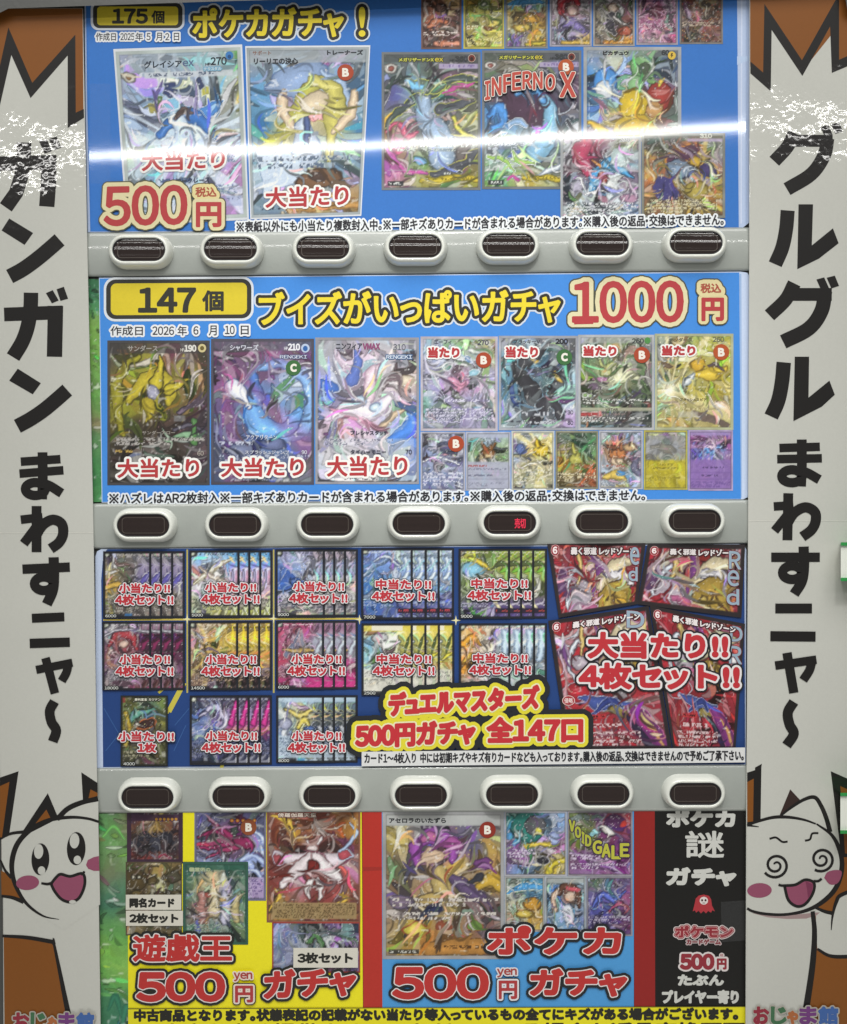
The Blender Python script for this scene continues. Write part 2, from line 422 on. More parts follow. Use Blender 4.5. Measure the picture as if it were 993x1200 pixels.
def picture(wp, hp, seed, pts, ops=(), cells=90, line=0.5, warp=0.10, jit=0.10, frame=None, step=1.1):
    nx, ny = max(8, int(wp / step)), max(8, int(hp / step))
    U, V = np.meshgrid(np.linspace(0, 1, nx), np.linspace(0, 1, ny)); X, Y = U * wp, V * hp
    rs = np.random.RandomState(seed); a = max(wp, hp)
    f = 4.0 / a
    wx = fbm(X * f, Y * f, seed + 1) - 0.5; wy = fbm(X * f, Y * f, seed + 2) - 0.5
    Uw, Vw = U + warp * 2 * wx, V + warp * 2 * wy
    cu, cv, cj = rs.rand(cells), rs.rand(cells), rs.randn(cells, 3) * 0.35 + rs.randn(cells, 1)
    d = (Uw[..., None] - cu) ** 2 * (wp / hp) + (Vw[..., None] - cv) ** 2 * (hp / wp)
    k = d.argmin(-1)
    su, sv = Uw * 0.75 + cu[k] * 0.25, Vw * 0.75 + cv[k] * 0.25
    num = 0; den = 0
    for (pu, pv, c) in pts:
        wgt = 1 / (((su - pu) * wp / a) ** 2 + ((sv - pv) * hp / a) ** 2 + 0.004) ** 1.6
        num = num + wgt[..., None] * srgb(c); den = den + wgt[..., None]
    img = num / den
    img = img * (1 + 0.5 * jit * cj[k])
    np.clip(img, 0, 1, out=img); flow(img, X, Y, rs, seed, int(cells * (0.8 if line > 0.31 else 0.5)), 0.035 if line > 0.31 else 0.05, 0.45)
    sx, sy = X.copy(), Y.copy()
    sw = 0.045 * wp
    X2 = X + sw * (fbm(X * f * 3.2, Y * f * 3.2, seed + 61) - 0.5) * 2 * 0.7; Y2 = Y + sw * (fbm(X * f * 3.2, Y * f * 3.2, seed + 62) - 0.5) * 2 * 0.7
    shapes = [q for q in ops if q[0] not in ('tx', 'bx')]; prints = [q for q in ops if q[0] in ('tx', 'bx')]
    n2 = int(cells * 3.5); c2u, c2v, c2j = rs.rand(n2), rs.rand(n2), rs.randn(n2)
    d2 = (U[..., None] + 0.5 * warp * wx[..., None] - c2u) ** 2 * (wp / hp) + (V[..., None] + 0.5 * warp * wy[..., None] - c2v) ** 2 * (hp / wp)
    k2 = d2.argmin(-1)
    for op in shapes + [('detail',)] + prints:
        o = op[0]
        X, Y = (X2, Y2) if o in ('bl', 'st', 'pg') else (sx, sy)
        if o == 'detail':
            if line > 0.31: flow(img, sx, sy, rs, seed + 3, int(cells * 0.9), 0.011, 0.26)
            hl = np.clip((fbm(sx * f * 9, sy * f * 9, seed + 72, 2) - 0.72) * 9, 0, 1)[..., None]; img += (0.97 - img) * hl * 0.5
            img *= (1 + 0.045 * c2j[k2] * line)[..., None]
            lum = img.mean(-1); gx = np.gradient(lum, axis=1); gy = np.gradient(lum, axis=0)
            img *= (1 - np.clip((np.hypot(gx, gy) - 0.07) * 1.6, 0, 0.22))[..., None]
            img *= (1 + 0.02 * rs.randn(*lum.shape))[..., None] * 1.03
            np.clip(img, 0, 1, out=img); continue
        if o == 'bl':            # filled oval: u v ru rv turn colour [outline colour]
            _, u, v, ru, rv, tr, c = op[:7]; cr, sr = math.cos(math.radians(tr)), math.sin(math.radians(tr))
            dx, dy = X - u * wp, Y - v * hp; ex, ey = dx * cr + dy * sr, -dx * sr + dy * cr
            q = np.hypot(ex / (ru * wp), ey / (rv * wp)); e = (q - 1) * min(ru, rv) * wp
            if len(op) > 7: blend(img, 1.6 - e, op[7])
            blend(img, 0.4 - e, srgb(c) * (1 + 0.22 * np.clip(0.4 - q, -0.6, 0.4))[..., None])
        elif o == 'so':          # soft patch
            _, u, v, r, c, s = op; q = np.hypot(X - u * wp, Y - v * hp) / (r * wp)
            blend(img, s * np.exp(-q * q * 1.5), c)
        elif o == 'st':          # brush stroke: points width colour [outline]
            _, p, wd, c = op[:4]; pp = [(q[0] * wp, q[1] * hp) for q in (spline(p, 8) if len(p) > 2 else p)]
            dd, t = seg_dist(X, Y, pp)
            ws = np.interp(t, np.linspace(0, 1, len(wd)), wd) * wp / 2 if isinstance(wd, tuple) else wd * wp / 2
            if len(op) > 4: blend(img, 1.5 - (dd - ws), op[4])
            blend(img, 0.5 - (dd - ws), srgb(c) * (1 + 0.25 * (0.5 - np.clip(dd / np.maximum(ws, 0.3), 0, 1)))[..., None])
        elif o == 'ry':          # rays: u v count colour strength
            _, u, v, n, c, s = op; an = np.arctan2(Y - v * hp, X - u * wp)
            g = vnoise(an * n / 6.28 + 40, an * 0 + 3.3, seed + 31); blend(img, np.clip((g - 0.55) * 5, 0, 1) * s, c)
        elif o == 'sp':          # specks
            _, n, c, r = op
            for _i in range(n):
                u, v, q = rs.rand(), rs.rand(), r * (0.5 + rs.rand()); blend(img, 1.2 - np.hypot(X - u * wp, Y - v * hp) / q, c)
        elif o == 'pg':          # polygon: points colour [outline]
            _, p, c = op[:3]; pp = [(q[0] * wp, q[1] * hp) for q in p]
            ins = np.zeros(X.shape, bool)
            for i in range(len(pp)):
                (ax, ay), (bx, by) = pp[i], pp[i - 1]
                kk = ((ay > Y) != (by > Y)) & (X < (bx - ax) * (Y - ay) / (by - ay + 1e-9) + ax); ins ^= kk
            dd, _t = seg_dist(X, Y, pp + pp[:1]); sd = np.where(ins, -dd, dd)
            if len(op) > 3: blend(img, 1.3 - sd, op[3])
            blend(img, 0.4 - sd, c)
        elif o == 'bx':          # box: u0 v0 u1 v1 colour strength
            _, a0, b0, a1, b1, c, s = op
            m = np.clip(np.minimum(np.minimum(X - a0 * wp, a1 * wp - X), np.minimum(Y - b0 * hp, b1 * hp - Y)) + 0.5, 0, 1); blend(img, m * s, c)
        elif o == 'tx':          # rows of fine print: v0 v1 rows u0 u1 colour [halo]
            _, v0, v1, n, a0, a1, c = op[:7]
            for r in range(n):
                y0 = (v0 + (v1 - v0) * (r + 0.1) / n) * hp; y1 = (v0 + (v1 - v0) * (r + 0.78) / n) * hp
                e1 = a1 if r < n - 1 or n == 1 else a0 + (a1 - a0) * (0.35 + 0.5 * rs.rand())
                m = np.clip(np.minimum(Y - y0, y1 - Y) + 0.6, 0, 1) * ((U > a0) & (U < e1))
                if len(op) > 7: blend(img, m * 0.45, op[7])
                ht = max(y1 - y0, 1.2)
                gl = (vnoise(X / ht * 2.6 + 31 * r, Y / ht * 2.4, seed + 3 * r + 77) > 0.47) & (vnoise(X / ht * 0.9 + 9 * r, Y * 0, seed + r) > 0.22)
                blend(img, m * gl * 0.9, c)
    X, Y = sx, sy
    if frame:
        c, bw = frame; e = np.minimum(np.minimum(X, wp - X), np.minimum(Y, hp - Y))
        sheen = 0.9 + 0.25 * fbm(X * f * 2, Y * f * 2, seed + 50)
        blend(img, np.clip(bw - e + 0.5, 0, 1), srgb(c) * sheen[..., None])
        blend(img, np.clip(1 - np.abs(e - bw) / 0.7, 0, 1) * 0.35, '202020')
    return img
def quad(x0, y0, x1, y1): return [(x0, y0), (x1, y0), (x1, y1), (x0, y1)]
def sheet(name, outline, thick, mat, col, parent=None, h=0.0):
    """a flat slab cut to an outline, front face at h + thick"""
    v, f = cdt([outline]); n = len(v); pts = np.array(v)
    A = P(pts[:, 0], pts[:, 1], h + thick); B = P(pts[:, 0], pts[:, 1], h + 0.0002)
    faces = list(f) + [tuple(i + n for i in t[::-1]) for t in f]
    cnt = {}
    for t in f:
        for i in range(3):
            e = (t[i], t[(i + 1) % 3]); cnt[e] = 1
    for (a, b) in list(cnt):
        if (b, a) not in cnt: faces.append((b, a, a + n, b + n))
    off = np.array(parent_loc(parent)) if parent is not None else A.mean(0)
    me = bpy.data.meshes.new(name); me.from_pydata((np.concatenate([A, B]) - off).tolist(), [], faces)
    at = me.color_attributes.new('Col', 'FLOAT_COLOR', 'POINT')
    k = np.tile(np.append(albedo(srgb(col)), 1.0), (2 * n, 1)).astype(np.float32); at.data.foreach_set('color', k.ravel())
    me.materials.append(mat); me.update()
    o = bpy.data.objects.new(name, me); C.objects.link(o)
    if parent is not None: o.parent = parent
    else: o.location = off
    return o

# ================================================================== the machine
machine = tag(empty('vending_machine', 496, 600), 'vending machine front with grey button rails between posters and white printed side panels', 'vending machine')
def box(name, x0, x1, y0, y1, z0, z1, mat, parent, bevel=0.0):
    off = Vector(parent_loc(parent)); me = bpy.data.meshes.new(name)
    v = [(x, y, z) for x in (x0, x1) for y in (y0, y1) for z in (z0, z1)]
    f = [(0, 1, 3, 2), (4, 6, 7, 5), (0, 4, 5, 1), (2, 3, 7, 6), (0, 2, 6, 4), (1, 5, 7, 3)]
    me.from_pydata([tuple(Vector(p) - off) for p in v], [], f); me.materials.append(mat); me.update()
    o = bpy.data.objects.new(name, me); C.objects.link(o); o.parent = parent
    if bevel:
        m = o.modifiers.new('bevel', 'BEVEL'); m.width = bevel; m.segments = 3
    return o
box('cabinet', -0.545, 0.545, 0.002, 0.62, 0.05, 1.99, M_DARK, machine, 0.008)

def smooth(me): me.polygons.foreach_set('use_smooth', [True] * len(me.polygons))
def rail(tl, tr, br, bl):
    prof = [(0.0, 0.0002), (0.012, 0.0022), (0.04, 0.0034)]
    hgt, sl = 0.0034, None
    n = 22
    for i in range(1, n + 1):                       # gently convex, leaning a little upwards
        t = i / n; slope = math.radians(-9.0 + 17.0 * t)
        hgt += 0.052 * 0.92 / n * -math.tan(slope) * 1.0
        prof.append((0.04 + 0.92 * t, hgt))
    prof += [(0.988, prof[-1][1] - 0.0012), (1.0, 0.0002)]
    m = 24; V = []; F = []
    for t, h in prof:
        for i in range(m + 1):
            u = i / m
            x = (tl[0] * (1 - u) + tr[0] * u) * (1 - t) + (bl[0] * (1 - u) + br[0] * u) * t
            y = (tl[1] * (1 - u) + tr[1] * u) * (1 - t) + (bl[1] * (1 - u) + br[1] * u) * t
            V.append(Vector(P(x, y, h)) - machine.location)
    for j in range(len(prof) - 1):
        for i in range(m): F.append((j * (m + 1) + i, (j + 1) * (m + 1) + i, (j + 1) * (m + 1) + i + 1, j * (m + 1) + i + 1))
    me = bpy.data.meshes.new('button_rail'); me.from_pydata(V, [], F); me.materials.append(M_RAIL); smooth(me); me.update()
    o = bpy.data.objects.new('button_rail', me); C.objects.link(o); o.parent = machine
    return o
rail((100, 272.5), (882, 266.5), (881, 317.5), (102, 324.5))
rail((106, 590), (880, 585.5), (879, 637), (108, 643))
rail((111, 900), (876, 896), (875, 950.5), (113, 953))

def stadium(a, r, n=14):
    p = []
    for k in range(n + 1): t = math.pi / 2 - math.pi * k / n; p.append((a + r * math.cos(t), r * math.sin(t)))
    for k in range(n + 1): t = -math.pi / 2 - math.pi * k / n; p.append((-a + r * math.cos(t), r * math.sin(t)))
    return p
A_ = 0.0172
def make_button():
    prof = [(20.2, 3.0), (20.0, 6.0), (19.5, 9.5), (18.6, 13.0), (17.4, 15.6), (16.2, 17.0), (15.0, 17.6), (13.9, 17.5), (13.2, 16.8), (12.9, 15.6), (12.7, 13.0)]
    V = []; F = []
    for r, h in prof: V += [(x, -h / 1000, z) for x, z in stadium(A_, r / 1000)]
    n = len(stadium(1, 1))
    for j in range(len(prof) - 1):
        for i in range(n): F.append((j * n + i, j * n + (i + 1) % n, (j + 1) * n + (i + 1) % n, (j + 1) * n + i))
    me = bpy.data.meshes.new('select_button'); me.from_pydata(V, [], F); me.materials.append(M_BEZEL); smooth(me); me.update()
    b = bpy.data.objects.new('select_button', me); C.objects.link(b); b.parent = machine
    V = []; F = []; r = 0.0128; nz, nx = 44, 16
    for j in range(nz + 1):
        z = -r + 2 * r * j / nz; hw = A_ + math.sqrt(max(r * r - z * z, 0))
        for i in range(nx + 1):
            x = -hw + 2 * hw * i / nx
            h = 0.0152 - 0.0004 * (z / r) ** 2 + 0.00009 * math.cos(2 * math.pi * z / 0.0080 + 0.12 * math.sin(x * 90)) * (1 - (abs(z) / r) ** 4)
            V.append((x, -h, z))
    for j in range(nz):
        for i in range(nx): k = j * (nx + 1) + i; F.append((k, k + 1, k + nx + 2, k + nx + 1))
    me = bpy.data.meshes.new('lens'); me.from_pydata(V, [], F); me.materials.append(M_LENS); smooth(me); me.update()
    l = bpy.data.objects.new('lens', me); C.objects.link(l); l.parent = b
    # thin dark gasket between lens and white surround
    V = []; F = []
    for rr_, h in ((13.2, 15.6), (12.9, 16.6), (12.2, 16.4), (11.9, 14.8)): V += [(x, -h / 1000, z) for x, z in stadium(A_, rr_ / 1000)]
    for j in range(3):
        for i in range(n): F.append((j * n + i, j * n + (i + 1) % n, (j + 1) * n + (i + 1) % n, (j + 1) * n + i))
    me = bpy.data.meshes.new('gasket'); me.from_pydata(V, [], F); me.materials.append(M_WELL); smooth(me); me.update()
    g = bpy.data.objects.new('gasket', me); C.objects.link(g); g.parent = b
    def rrw(w, h, r):
        return [(x, z) for x, z in [(px - 0.0, py - 0.0) for px, py in rr(-w, -h, w, h, r, 5)]]
    V = []; F = []; o_, i_ = rrw(.0248, .0093, .004), rrw(.0240, .0085, .0036); m_ = len(o_)
    for pts_, hh in ((o_, .01495), (o_, .01545), (i_, .01545), (i_, .0149)): V += [(x, -hh, z) for x, z in pts_]
    for j in range(3):
        for i in range(m_): F.append((j * m_ + i, j * m_ + (i + 1) % m_, (j + 1) * m_ + (i + 1) % m_, (j + 1) * m_ + i))
    me = bpy.data.meshes.new('window_frame'); me.from_pydata(V, [], F); me.materials.append(M_FRAME); me.update()
    wf = bpy.data.objects.new('window_frame', me); C.objects.link(wf); wf.parent = b
    return b, l, g, wf
btn, lens, gask, wfr = make_button()
BUTTONS = [(167, 296), (273, 295), (380, 294), (487, 292), (595, 290.5), (703.5, 289.3), (812, 288),
           (172, 615), (278.5, 614.4), (385, 614), (491, 613), (596.5, 612), (703, 611), (810.5, 609.8),
           (177, 929.8), (282.3, 929), (387.5, 928.4), (493.5, 927.6), (599, 926.8), (704.8, 926.2), (811.3, 925.8)]
first = True
for i, (bx, by) in enumerate(BUTTONS):
    if first: b, ch = btn, []
    else:
        b = btn.copy(); C.objects.link(b); b.parent = machine
        for src in (lens, gask, wfr):
            c = src.copy(); C.objects.link(c); c.parent = b
    b.location = Vector(P(bx, by, 0.002)) - machine.location
    first = False
    if i == 11:
        b['label'] = 'button with red sold-out characters lit in its lens'
        led = Ink(0.0184); led.text('売切', (603.5, 607.5, 616, 619), [(0.25, 'ff2040')])
        o = led.build('sold_out_display', M_LED, b)

# ------------------------------------------------------------------ printed side panels
BLK, BRN, WHT, PNK = '181615', '7f4b17', 'bfc0b9', '8d4a63'
PANEL_H = 0.0085
def side_panel(outline, label):
    o = sheet('side_panel', outline, PANEL_H, M_VINYL, WHT, machine); o['label'] = label
    m = o.modifiers.new('bevel', 'BEVEL'); m.width = 0.0012; m.segments = 2; m.limit_method = 'ANGLE'
    return o
left = side_panel([(-10, 9), (97.5, 9), (103, 300), (110, 620), (118.5, 1215), (118.8, 1260), (4.5, 1260), (3.5, 1050), (-1, 880), (-6, 500)], 'white panel with black kana, brown zigzag and a smiling cartoon cat')
right = side_panel([(878.5, -60), (1060, -60), (1050, 1260), (873.5, 1260), (874.5, 950), (876.5, 640), (878, 300)], 'white panel with black kana, brown zigzag and a spiral-eyed cartoon cat')
H1 = PANEL_H + 0.0001
k = Ink(H1)
k.poly([(-9.5, 10), (97, 10), (98, 134), (89, 138), (86, 52), (38, 107), (10, 45), (-9.5, 120)], BRN)
k.poly([(-9.5, 120), (10, 32), (38, 97), (88.5, 40.5), (89, 132), (98.5, 127.5), (98.7, 138), (79.5, 150), (79.5, 65), (36, 115), (13.5, 64.5), (-9.3, 165)], BLK)
k.build('zigzag_print', M_VINYL, left)
k = Ink(H1)
k.poly([(879.3, -40), (1050, -40), (1050, 50), (983, 80), (975, 40), (940, 84), (900, 25), (896, 92), (879.3, 78)], BRN)
k.poly([(879.6, 72), (894.5, 85), (896, 4.5), (940, 70.5), (981, -3), (983.5, -3), (983.5, 70), (1040, 45), (1040, 58), (975, 85.5), (973, 31), (940.5, 89), (904.5, 35), (903.5, 107), (879.6, 86)], BLK)
k.build('zigzag_print', M_VINYL, right)
k = Ink(H1)
k.strokes([([(28.5, 167), (28, 186), (25, 207), (19, 226), (7, 243)], 17), ([(-7, 192), (66, 190)], 17), ([(57.5, 182), (57, 215), (55, 242)], 18)], BLK)
k.poly([(46, 166), (55, 163), (61, 177), (52.5, 180)], BLK); k.poly([(57.5, 163), (66.5, 160), (72, 173), (63, 176)], BLK)
k.poly([(11, 256), (39, 273), (29, 287), (2, 270)], BLK)
k.strokes([(spline([(11.5, 324), (27, 315.5), (43, 304), (57.5, 292), (70, 281)]), 17.5)], BLK)
k.strokes([(spline([(36.5, 343), (36, 360), (33, 381), (26.5, 400), (15.5, 418.5)]), 17), ([(5, 368.5), (73.5, 366)], 16), ([(65.2, 358.5), (64.6, 390), (64, 418)], 18)], BLK)
k.poly([(54, 343.5), (62, 340), (69, 352), (61, 355.4)], BLK); k.poly([(66.5, 339), (75, 336), (80, 350), (71, 352.5)], BLK)
k.poly([(21, 432), (48, 449), (38.5, 462), (11, 446)], BLK)
k.strokes([(spline([(20.5, 499.5), (36, 491), (51.5, 480.5), (66, 468.5), (79, 457)]), 17)], BLK)
k.strokes([([(24.5, 541), (71, 538)], 10), ([(23, 555), (74.5, 551)], 10), ([(50, 530), (50.3, 560), (49.5, 585)], 11.5),
           ring(41.5, 573, 11.6, 7.6, 11), (spline([(46, 566.5), (57, 568.5), (72.5, 578)]), 11)], BLK)
k.strokes([([(43, 593), (43, 647)], 11.5), ([(24.5, 609), (50, 606)], 10), ([(47.5, 611), (28, 637)], 11), (spline([(41, 630), (50, 615.5), (62, 609), (72.5, 614), (74, 626), (69, 636), (59.5, 643)]), 12)], BLK)
k.strokes([([(26.5, 667), (82, 664.5)], 11), (spline([(63, 653), (63.5, 675), (62, 692), (55, 708)]), 12), ring(51.5, 684, 11, 8, 11)], BLK)
k.strokes([([(37.5, 724.5), (75.5, 722.8)], 10.5)], BLK); k.strokes([([(35, 754), (82, 752.5)], 11)], BLK)
k.strokes([([(53.5, 771), (64.5, 812.5)], 10.2), ([(42.5, 785), (85, 776.5)], 9.5), (spline([(80.5, 777), (78, 788), (72.5, 798)]), 10)], BLK)
k.strokes([(spline([(64, 822), (58.5, 833), (60.5, 846), (66, 856), (62, 869)]), 11.5)], BLK)
k.build('slogan_lettering', M_VINYL, left)
k = Ink(H1)
k.strokes([(spline([(931, 155.7), (923, 172), (907.6, 189)]), 15.5), ([(925, 165), (976, 165)], 14), (spline([(970, 162), (966, 182), (951, 204), (922.5, 221.7)]), 16)], BLK)
k.poly([(962, 149), (971, 146), (976, 158), (967, 161)], BLK); k.poly([(974.5, 146), (983.5, 143), (988, 154), (979, 157)], BLK)
k.strokes([(spline([(923.3, 246.6), (921.5, 268), (917, 290), (908.7, 309.6)]), 16.5)], BLK)
k.poly([(936, 239.4), (953, 239.4), (951.6, 287.6), (976.3, 267.5), (983, 285), (960, 303), (934.5, 315.5)], BLK)
k.strokes([(spline([(931, 332), (921, 351), (902, 369.5)]), 16), ([(924, 345), (975, 345)], 15), (spline([(967, 341), (963, 364), (948, 385), (918, 400.6)]), 17)], BLK)
k.poly([(957, 327.5), (966, 325), (972, 338), (963, 341)], BLK); k.poly([(969, 325.5), (978.5, 323), (983.5, 335), (974.5, 338)], BLK)
k.strokes([(spline([(918.7, 424.6), (916.5, 448), (912, 470), (904, 488)]), 17)], BLK)
k.poly([(931.6, 418), (948.4, 418), (947.7, 466), (972.2, 446), (978.5, 462.5), (963.3, 476.5), (930, 493.5)], BLK)
k.strokes([([(913.6, 525), (961, 523.5)], 10), ([(911, 538), (963.4, 537)], 10), ([(939.8, 515), (940, 545), (939, 570)], 11.5),
           ring(928.3, 558, 12, 7.6, 11), (spline([(933, 551.5), (945, 553.5), (960.5, 562)]), 11)], BLK)
k.strokes([([(924, 578), (923, 633)], 11.5), ([(907, 593.5), (930, 592)], 10), ([(928, 597), (908, 622)], 10.5), (spline([(922, 615), (931, 601), (944, 594.5), (955, 600), (956, 611), (951, 621), (940.5, 629)]), 12)], BLK)
k.strokes([([(904, 653), (961, 653)], 11), (spline([(942, 640.5), (942.5, 663), (940, 681), (931, 696)]), 12), ring(928.5, 671, 11.2, 8, 11)], BLK)
k.strokes([([(908.8, 713), (951.8, 713)], 11.5)], BLK); k.strokes([([(903, 745.5), (956, 746)], 11.8)], BLK)
k.strokes([([(922.5, 765), (930.5, 812)], 11), ([(908.7, 780), (957, 773)], 10), (spline([(952, 773), (949, 785), (941.5, 797)]), 10.5)], BLK)
k.strokes([(spline([(930.5, 822.5), (923.5, 835), (925.5, 849), (930.5, 860), (922, 873.5)]), 11.8)], BLK)
k.build('slogan_lettering', M_VINYL, right)

def Z(x0, y0, s): return lambda *p: [(x0 + a / s, y0 + b / s) for a, b in p]
z = Z(0, 900, 4.0)
k = Ink(H1)                                                   # smiling cat, left
k.poly(z((0, 45), (88, 15), (45, 305), (0, 330)), BLK); k.poly(z((0, 85), (45, 65), (10, 325), (0, 325)), BRN)
k.poly(z((382, 20), (458, 70), (458, 145), (390, 162)), BLK); k.poly(z((425, 100), (458, 117), (458, 131), (416, 142)), BRN)
k.poly(z((5, 480), (52, 505), (95, 590), (105, 628), (8, 600)), BRN)
k.poly(z((18, 790), (252, 812), (318, 1150), (330, 1240), (22, 1240)), BRN)
k.poly(z((8, 330), (112, 300), (225, 118), (275, 236), (330, 185), (400, 152), (462, 145), (462, 260), (470, 640), (300, 760), (110, 640), (50, 515), (8, 440)), WHT)
k.poly(z((225, 118), (105, 300), (150, 300), (275, 236)), BLK); k.poly(z((218, 195), (166, 262), (200, 262), (240, 240)), BRN)
k.ell(95, 1018, 20, 20, WHT)
k.stroke(z((0, 335), (50, 308), (112, 300)), (2, 3.2, 4), BLK)
k.stroke(z((2, 430), (25, 480), (55, 515)), (2.4, 3, 4), BLK); k.stroke(z((8, 600), (60, 608), (112, 628)), (3, 4, 5), BLK)
k.stroke(z((268, 240), (320, 190), (390, 160), (461, 146)), (6, 6, 5), BLK)
k.stroke(z((278, 710), (200, 692), (120, 630), (70, 540), (56, 450), (80, 360), (140, 292), (225, 246), (330, 231), (410, 237), (463, 252)), (0.6, 3, 5, 6.2, 6, 4.6, 3.2, 3.0), BLK)
k.stroke(z((12, 787), (130, 795), (254, 816)), (3.2, 4.5, 5), BLK); k.poly(z((248, 795), (256, 800), (262, 825), (246, 830)), BLK)
k.stroke(z((252, 815), (280, 950), (308, 1090), (340, 1240)), (3, 5, 7), BLK)
for ex, ey, q in ((190, 428, 1.0), (358, 378, 1.04)):
    k.ell(ex / 4, 900 + ey / 4, 10.5 * q, 18.7 * q, BLK, 0.03); k.ell(ex / 4 - 2, 900 + ey / 4 - 9.2, 5.4 * q, 8.6 * q, WHT, 0.05); k.ell(ex / 4 + 1.4, 900 + ey / 4 + 13.2, 4.4, 5, WHT)
k.ell(32.5, 1034.5, 13.5, 8.5, PNK, -0.1); k.poly([(x, y) for x, y in z((404, 455), (412, 432), (440, 418), (464, 413), (467, 482), (440, 482), (414, 472))], PNK)
mo = z((240, 543), (262, 515), (285, 498), (330, 508), (388, 495), (398, 545), (372, 608), (330, 628), (288, 614), (256, 576))
k.poly(spline(mo + mo[:1], 4)[:-1], PNK); k.stroke(mo + mo[:1], 3.4, BLK); k.stroke(z((194, 540), (222, 544), (242, 540)), (2.6, 3.2, 3.4), BLK); k.stroke(z((380, 500), (392, 492), (396, 484)), (3, 3, 2.4), BLK)
k.ell(341 / 4, 900 + 628 / 4, 4, 2.2, WHT)
k.build('cartoon_cat', M_VINYL, left)
z = Z(850, 900, 4.0)
k = Ink(H1)                                                   # dizzy cat, right
k.poly(z((103, 22), (170, 0), (166, 256), (103, 268)), BLK); k.poly(z((103, 66), (134, 50), (131, 250), (103, 254)), BRN)
k.poly([(885, 899.5), (893, 895), (892, 905), (885, 912)], BLK)
k.poly(z((495, 15), (800, 150), (800, 420), (545, 420)), BLK); k.poly(z((540, 85), (800, 200), (800, 420), (562, 400)), BRN)
k.poly(z((540, 420), (800, 400), (800, 1240), (372, 1240), (400, 1050), (425, 660)), BRN)
k.poly(z((305, 100), (356, 155), (290, 215), (255, 222)), '33231f')
k.poly(z((103, 262), (170, 240), (262, 222), (310, 185), (370, 148), (420, 138), (450, 180), (492, 300), (540, 390), (548, 470), (520, 560), (460, 625), (410, 670), (412, 900), (375, 1240), (103, 1240)), WHT)
k.poly(z((424, 660), (500, 685), (525, 610), (572, 578), (800, 540), (800, 880), (572, 884), (490, 880), (432, 850)), WHT)
k.poly(z((125, 680), (300, 690), (445, 676), (430, 690), (380, 706), (290, 708), (200, 700)), '9a8483')
k.stroke(z((262, 222), (310, 185), (370, 148), (420, 138), (450, 178), (474, 235), (492, 300)), (2.6, 4.6, 5.6), BLK)
k.stroke(z((103, 268), (160, 248), (230, 231), (300, 231), (370, 243), (425, 262)), (3, 4, 2), BLK); k.stroke(z((103, 268), (130, 272), (158, 276)), (3, 2, 1), BLK)
k.stroke(z((428, 262), (500, 315), (538, 390), (547, 470), (520, 560), (460, 625), (380, 668), (280, 687), (190, 684), (130, 672), (103, 658)), (2, 5, 6, 5.4, 3.4, 3.4, 3), BLK)
k.stroke(z((410, 672), (419, 770), (412, 900), (392, 1050), (360, 1240)), (5, 7, 8), BLK)
k.stroke(z((425, 655), (465, 672), (508, 682)), (3, 4, 4.6), BLK); k.stroke(z((497, 760), (504, 690), (522, 625), (545, 595), (640, 560)), (1, 4.4, 4.6), BLK)
k.stroke(z((432, 848), (490, 880), (572, 884), (700, 870)), (3, 4.4, 4.4), BLK)
k.stroke(z((208, 332), (238, 326), (268, 346), (293, 345)), 2.4, BLK); k.stroke(z((374, 341), (398, 334), (408, 308), (437, 305)), 2.4, BLK)
for ex, ey, q, ph in ((237, 456, 1.0, 2.0), (452, 428, 0.97, 1.6)):
    sp = [((850 + ex / 4) + q * 15.5 * (t / 5.0) ** 0.85 * math.cos(t * 2.5 + ph + 0.6), (900 + ey / 4) + q * 15.0 * (t / 5.0) ** 0.85 * math.sin(t * 2.5 + ph + 0.6)) for t in np.linspace(0.45, 5.0, 46)]
    k.strokes([(sp, (2.2, 3.0, 3.2, 3.2))], BLK)
k.ell(850 + 161 / 4, 900 + 574 / 4, 14.4, 8.6, PNK, -0.04); k.poly(spline(z((464, 515), (480, 488), (520, 478), (546, 486), (540, 520), (522, 543), (490, 545), (464, 515)), 4)[:-1], PNK)
mo = z((278, 552), (330, 547), (376, 524), (417, 540), (410, 590), (375, 638), (335, 648), (296, 618))
k.poly(spline(mo + mo[:1], 4)[:-1], PNK); k.poly(z((376, 530), (412, 545), (405, 590), (388, 610), (384, 570)), '753450'); k.stroke(mo + mo[:1], 3.4, BLK)
k.stroke(z((250, 547), (265, 551), (284, 551)), 3, BLK); k.stroke(z((414, 530), (436, 530), (453, 519)), 3, BLK)
k.build('cartoon_cat', M_VINYL, right)
for par, xs, y0, y1 in ((left, [(14.5, 35), (35.5, 55), (55, 67.5), (68, 88.5), (89, 111)], 1187.5, 1209), (right, [(882.5, 902), (903, 923), (922, 936), (936.5, 958), (958.5, 983)], 1180.5, 1199.5)):
    k = Ink(H1 + 0.0012)
    for (a, b), ch, c in zip(xs, 'おじゃま館', ('8c2b3b', '3f6a4a', 'a8643a', '6e3b78', '3f62a0')):
        dy = 5 if ch == 'ゃ' else 0
        k.text(ch, (a + 1.5, y0 + dy, b - 1.5, y1), [(2.7, 'a8a49b'), (1.15, c)])
    k.build('shop_logo', M_VINYL, par)

k = Ink(H1 + 0.0002)
for yy in (624,): k.poly([(-9, yy), (109.5, yy - 0.3), (109.5, yy + 0.4), (-9, yy + 0.7)], 'd3d3cb')
k.build('vinyl_seam', M_VINYL, left)
k = Ink(H1 + 0.0002); k.poly([(877.3, 610), (1048, 610), (1048, 610.7), (877.3, 610.7)], 'd3d3cb'); k.build('vinyl_seam', M_VINYL, right)
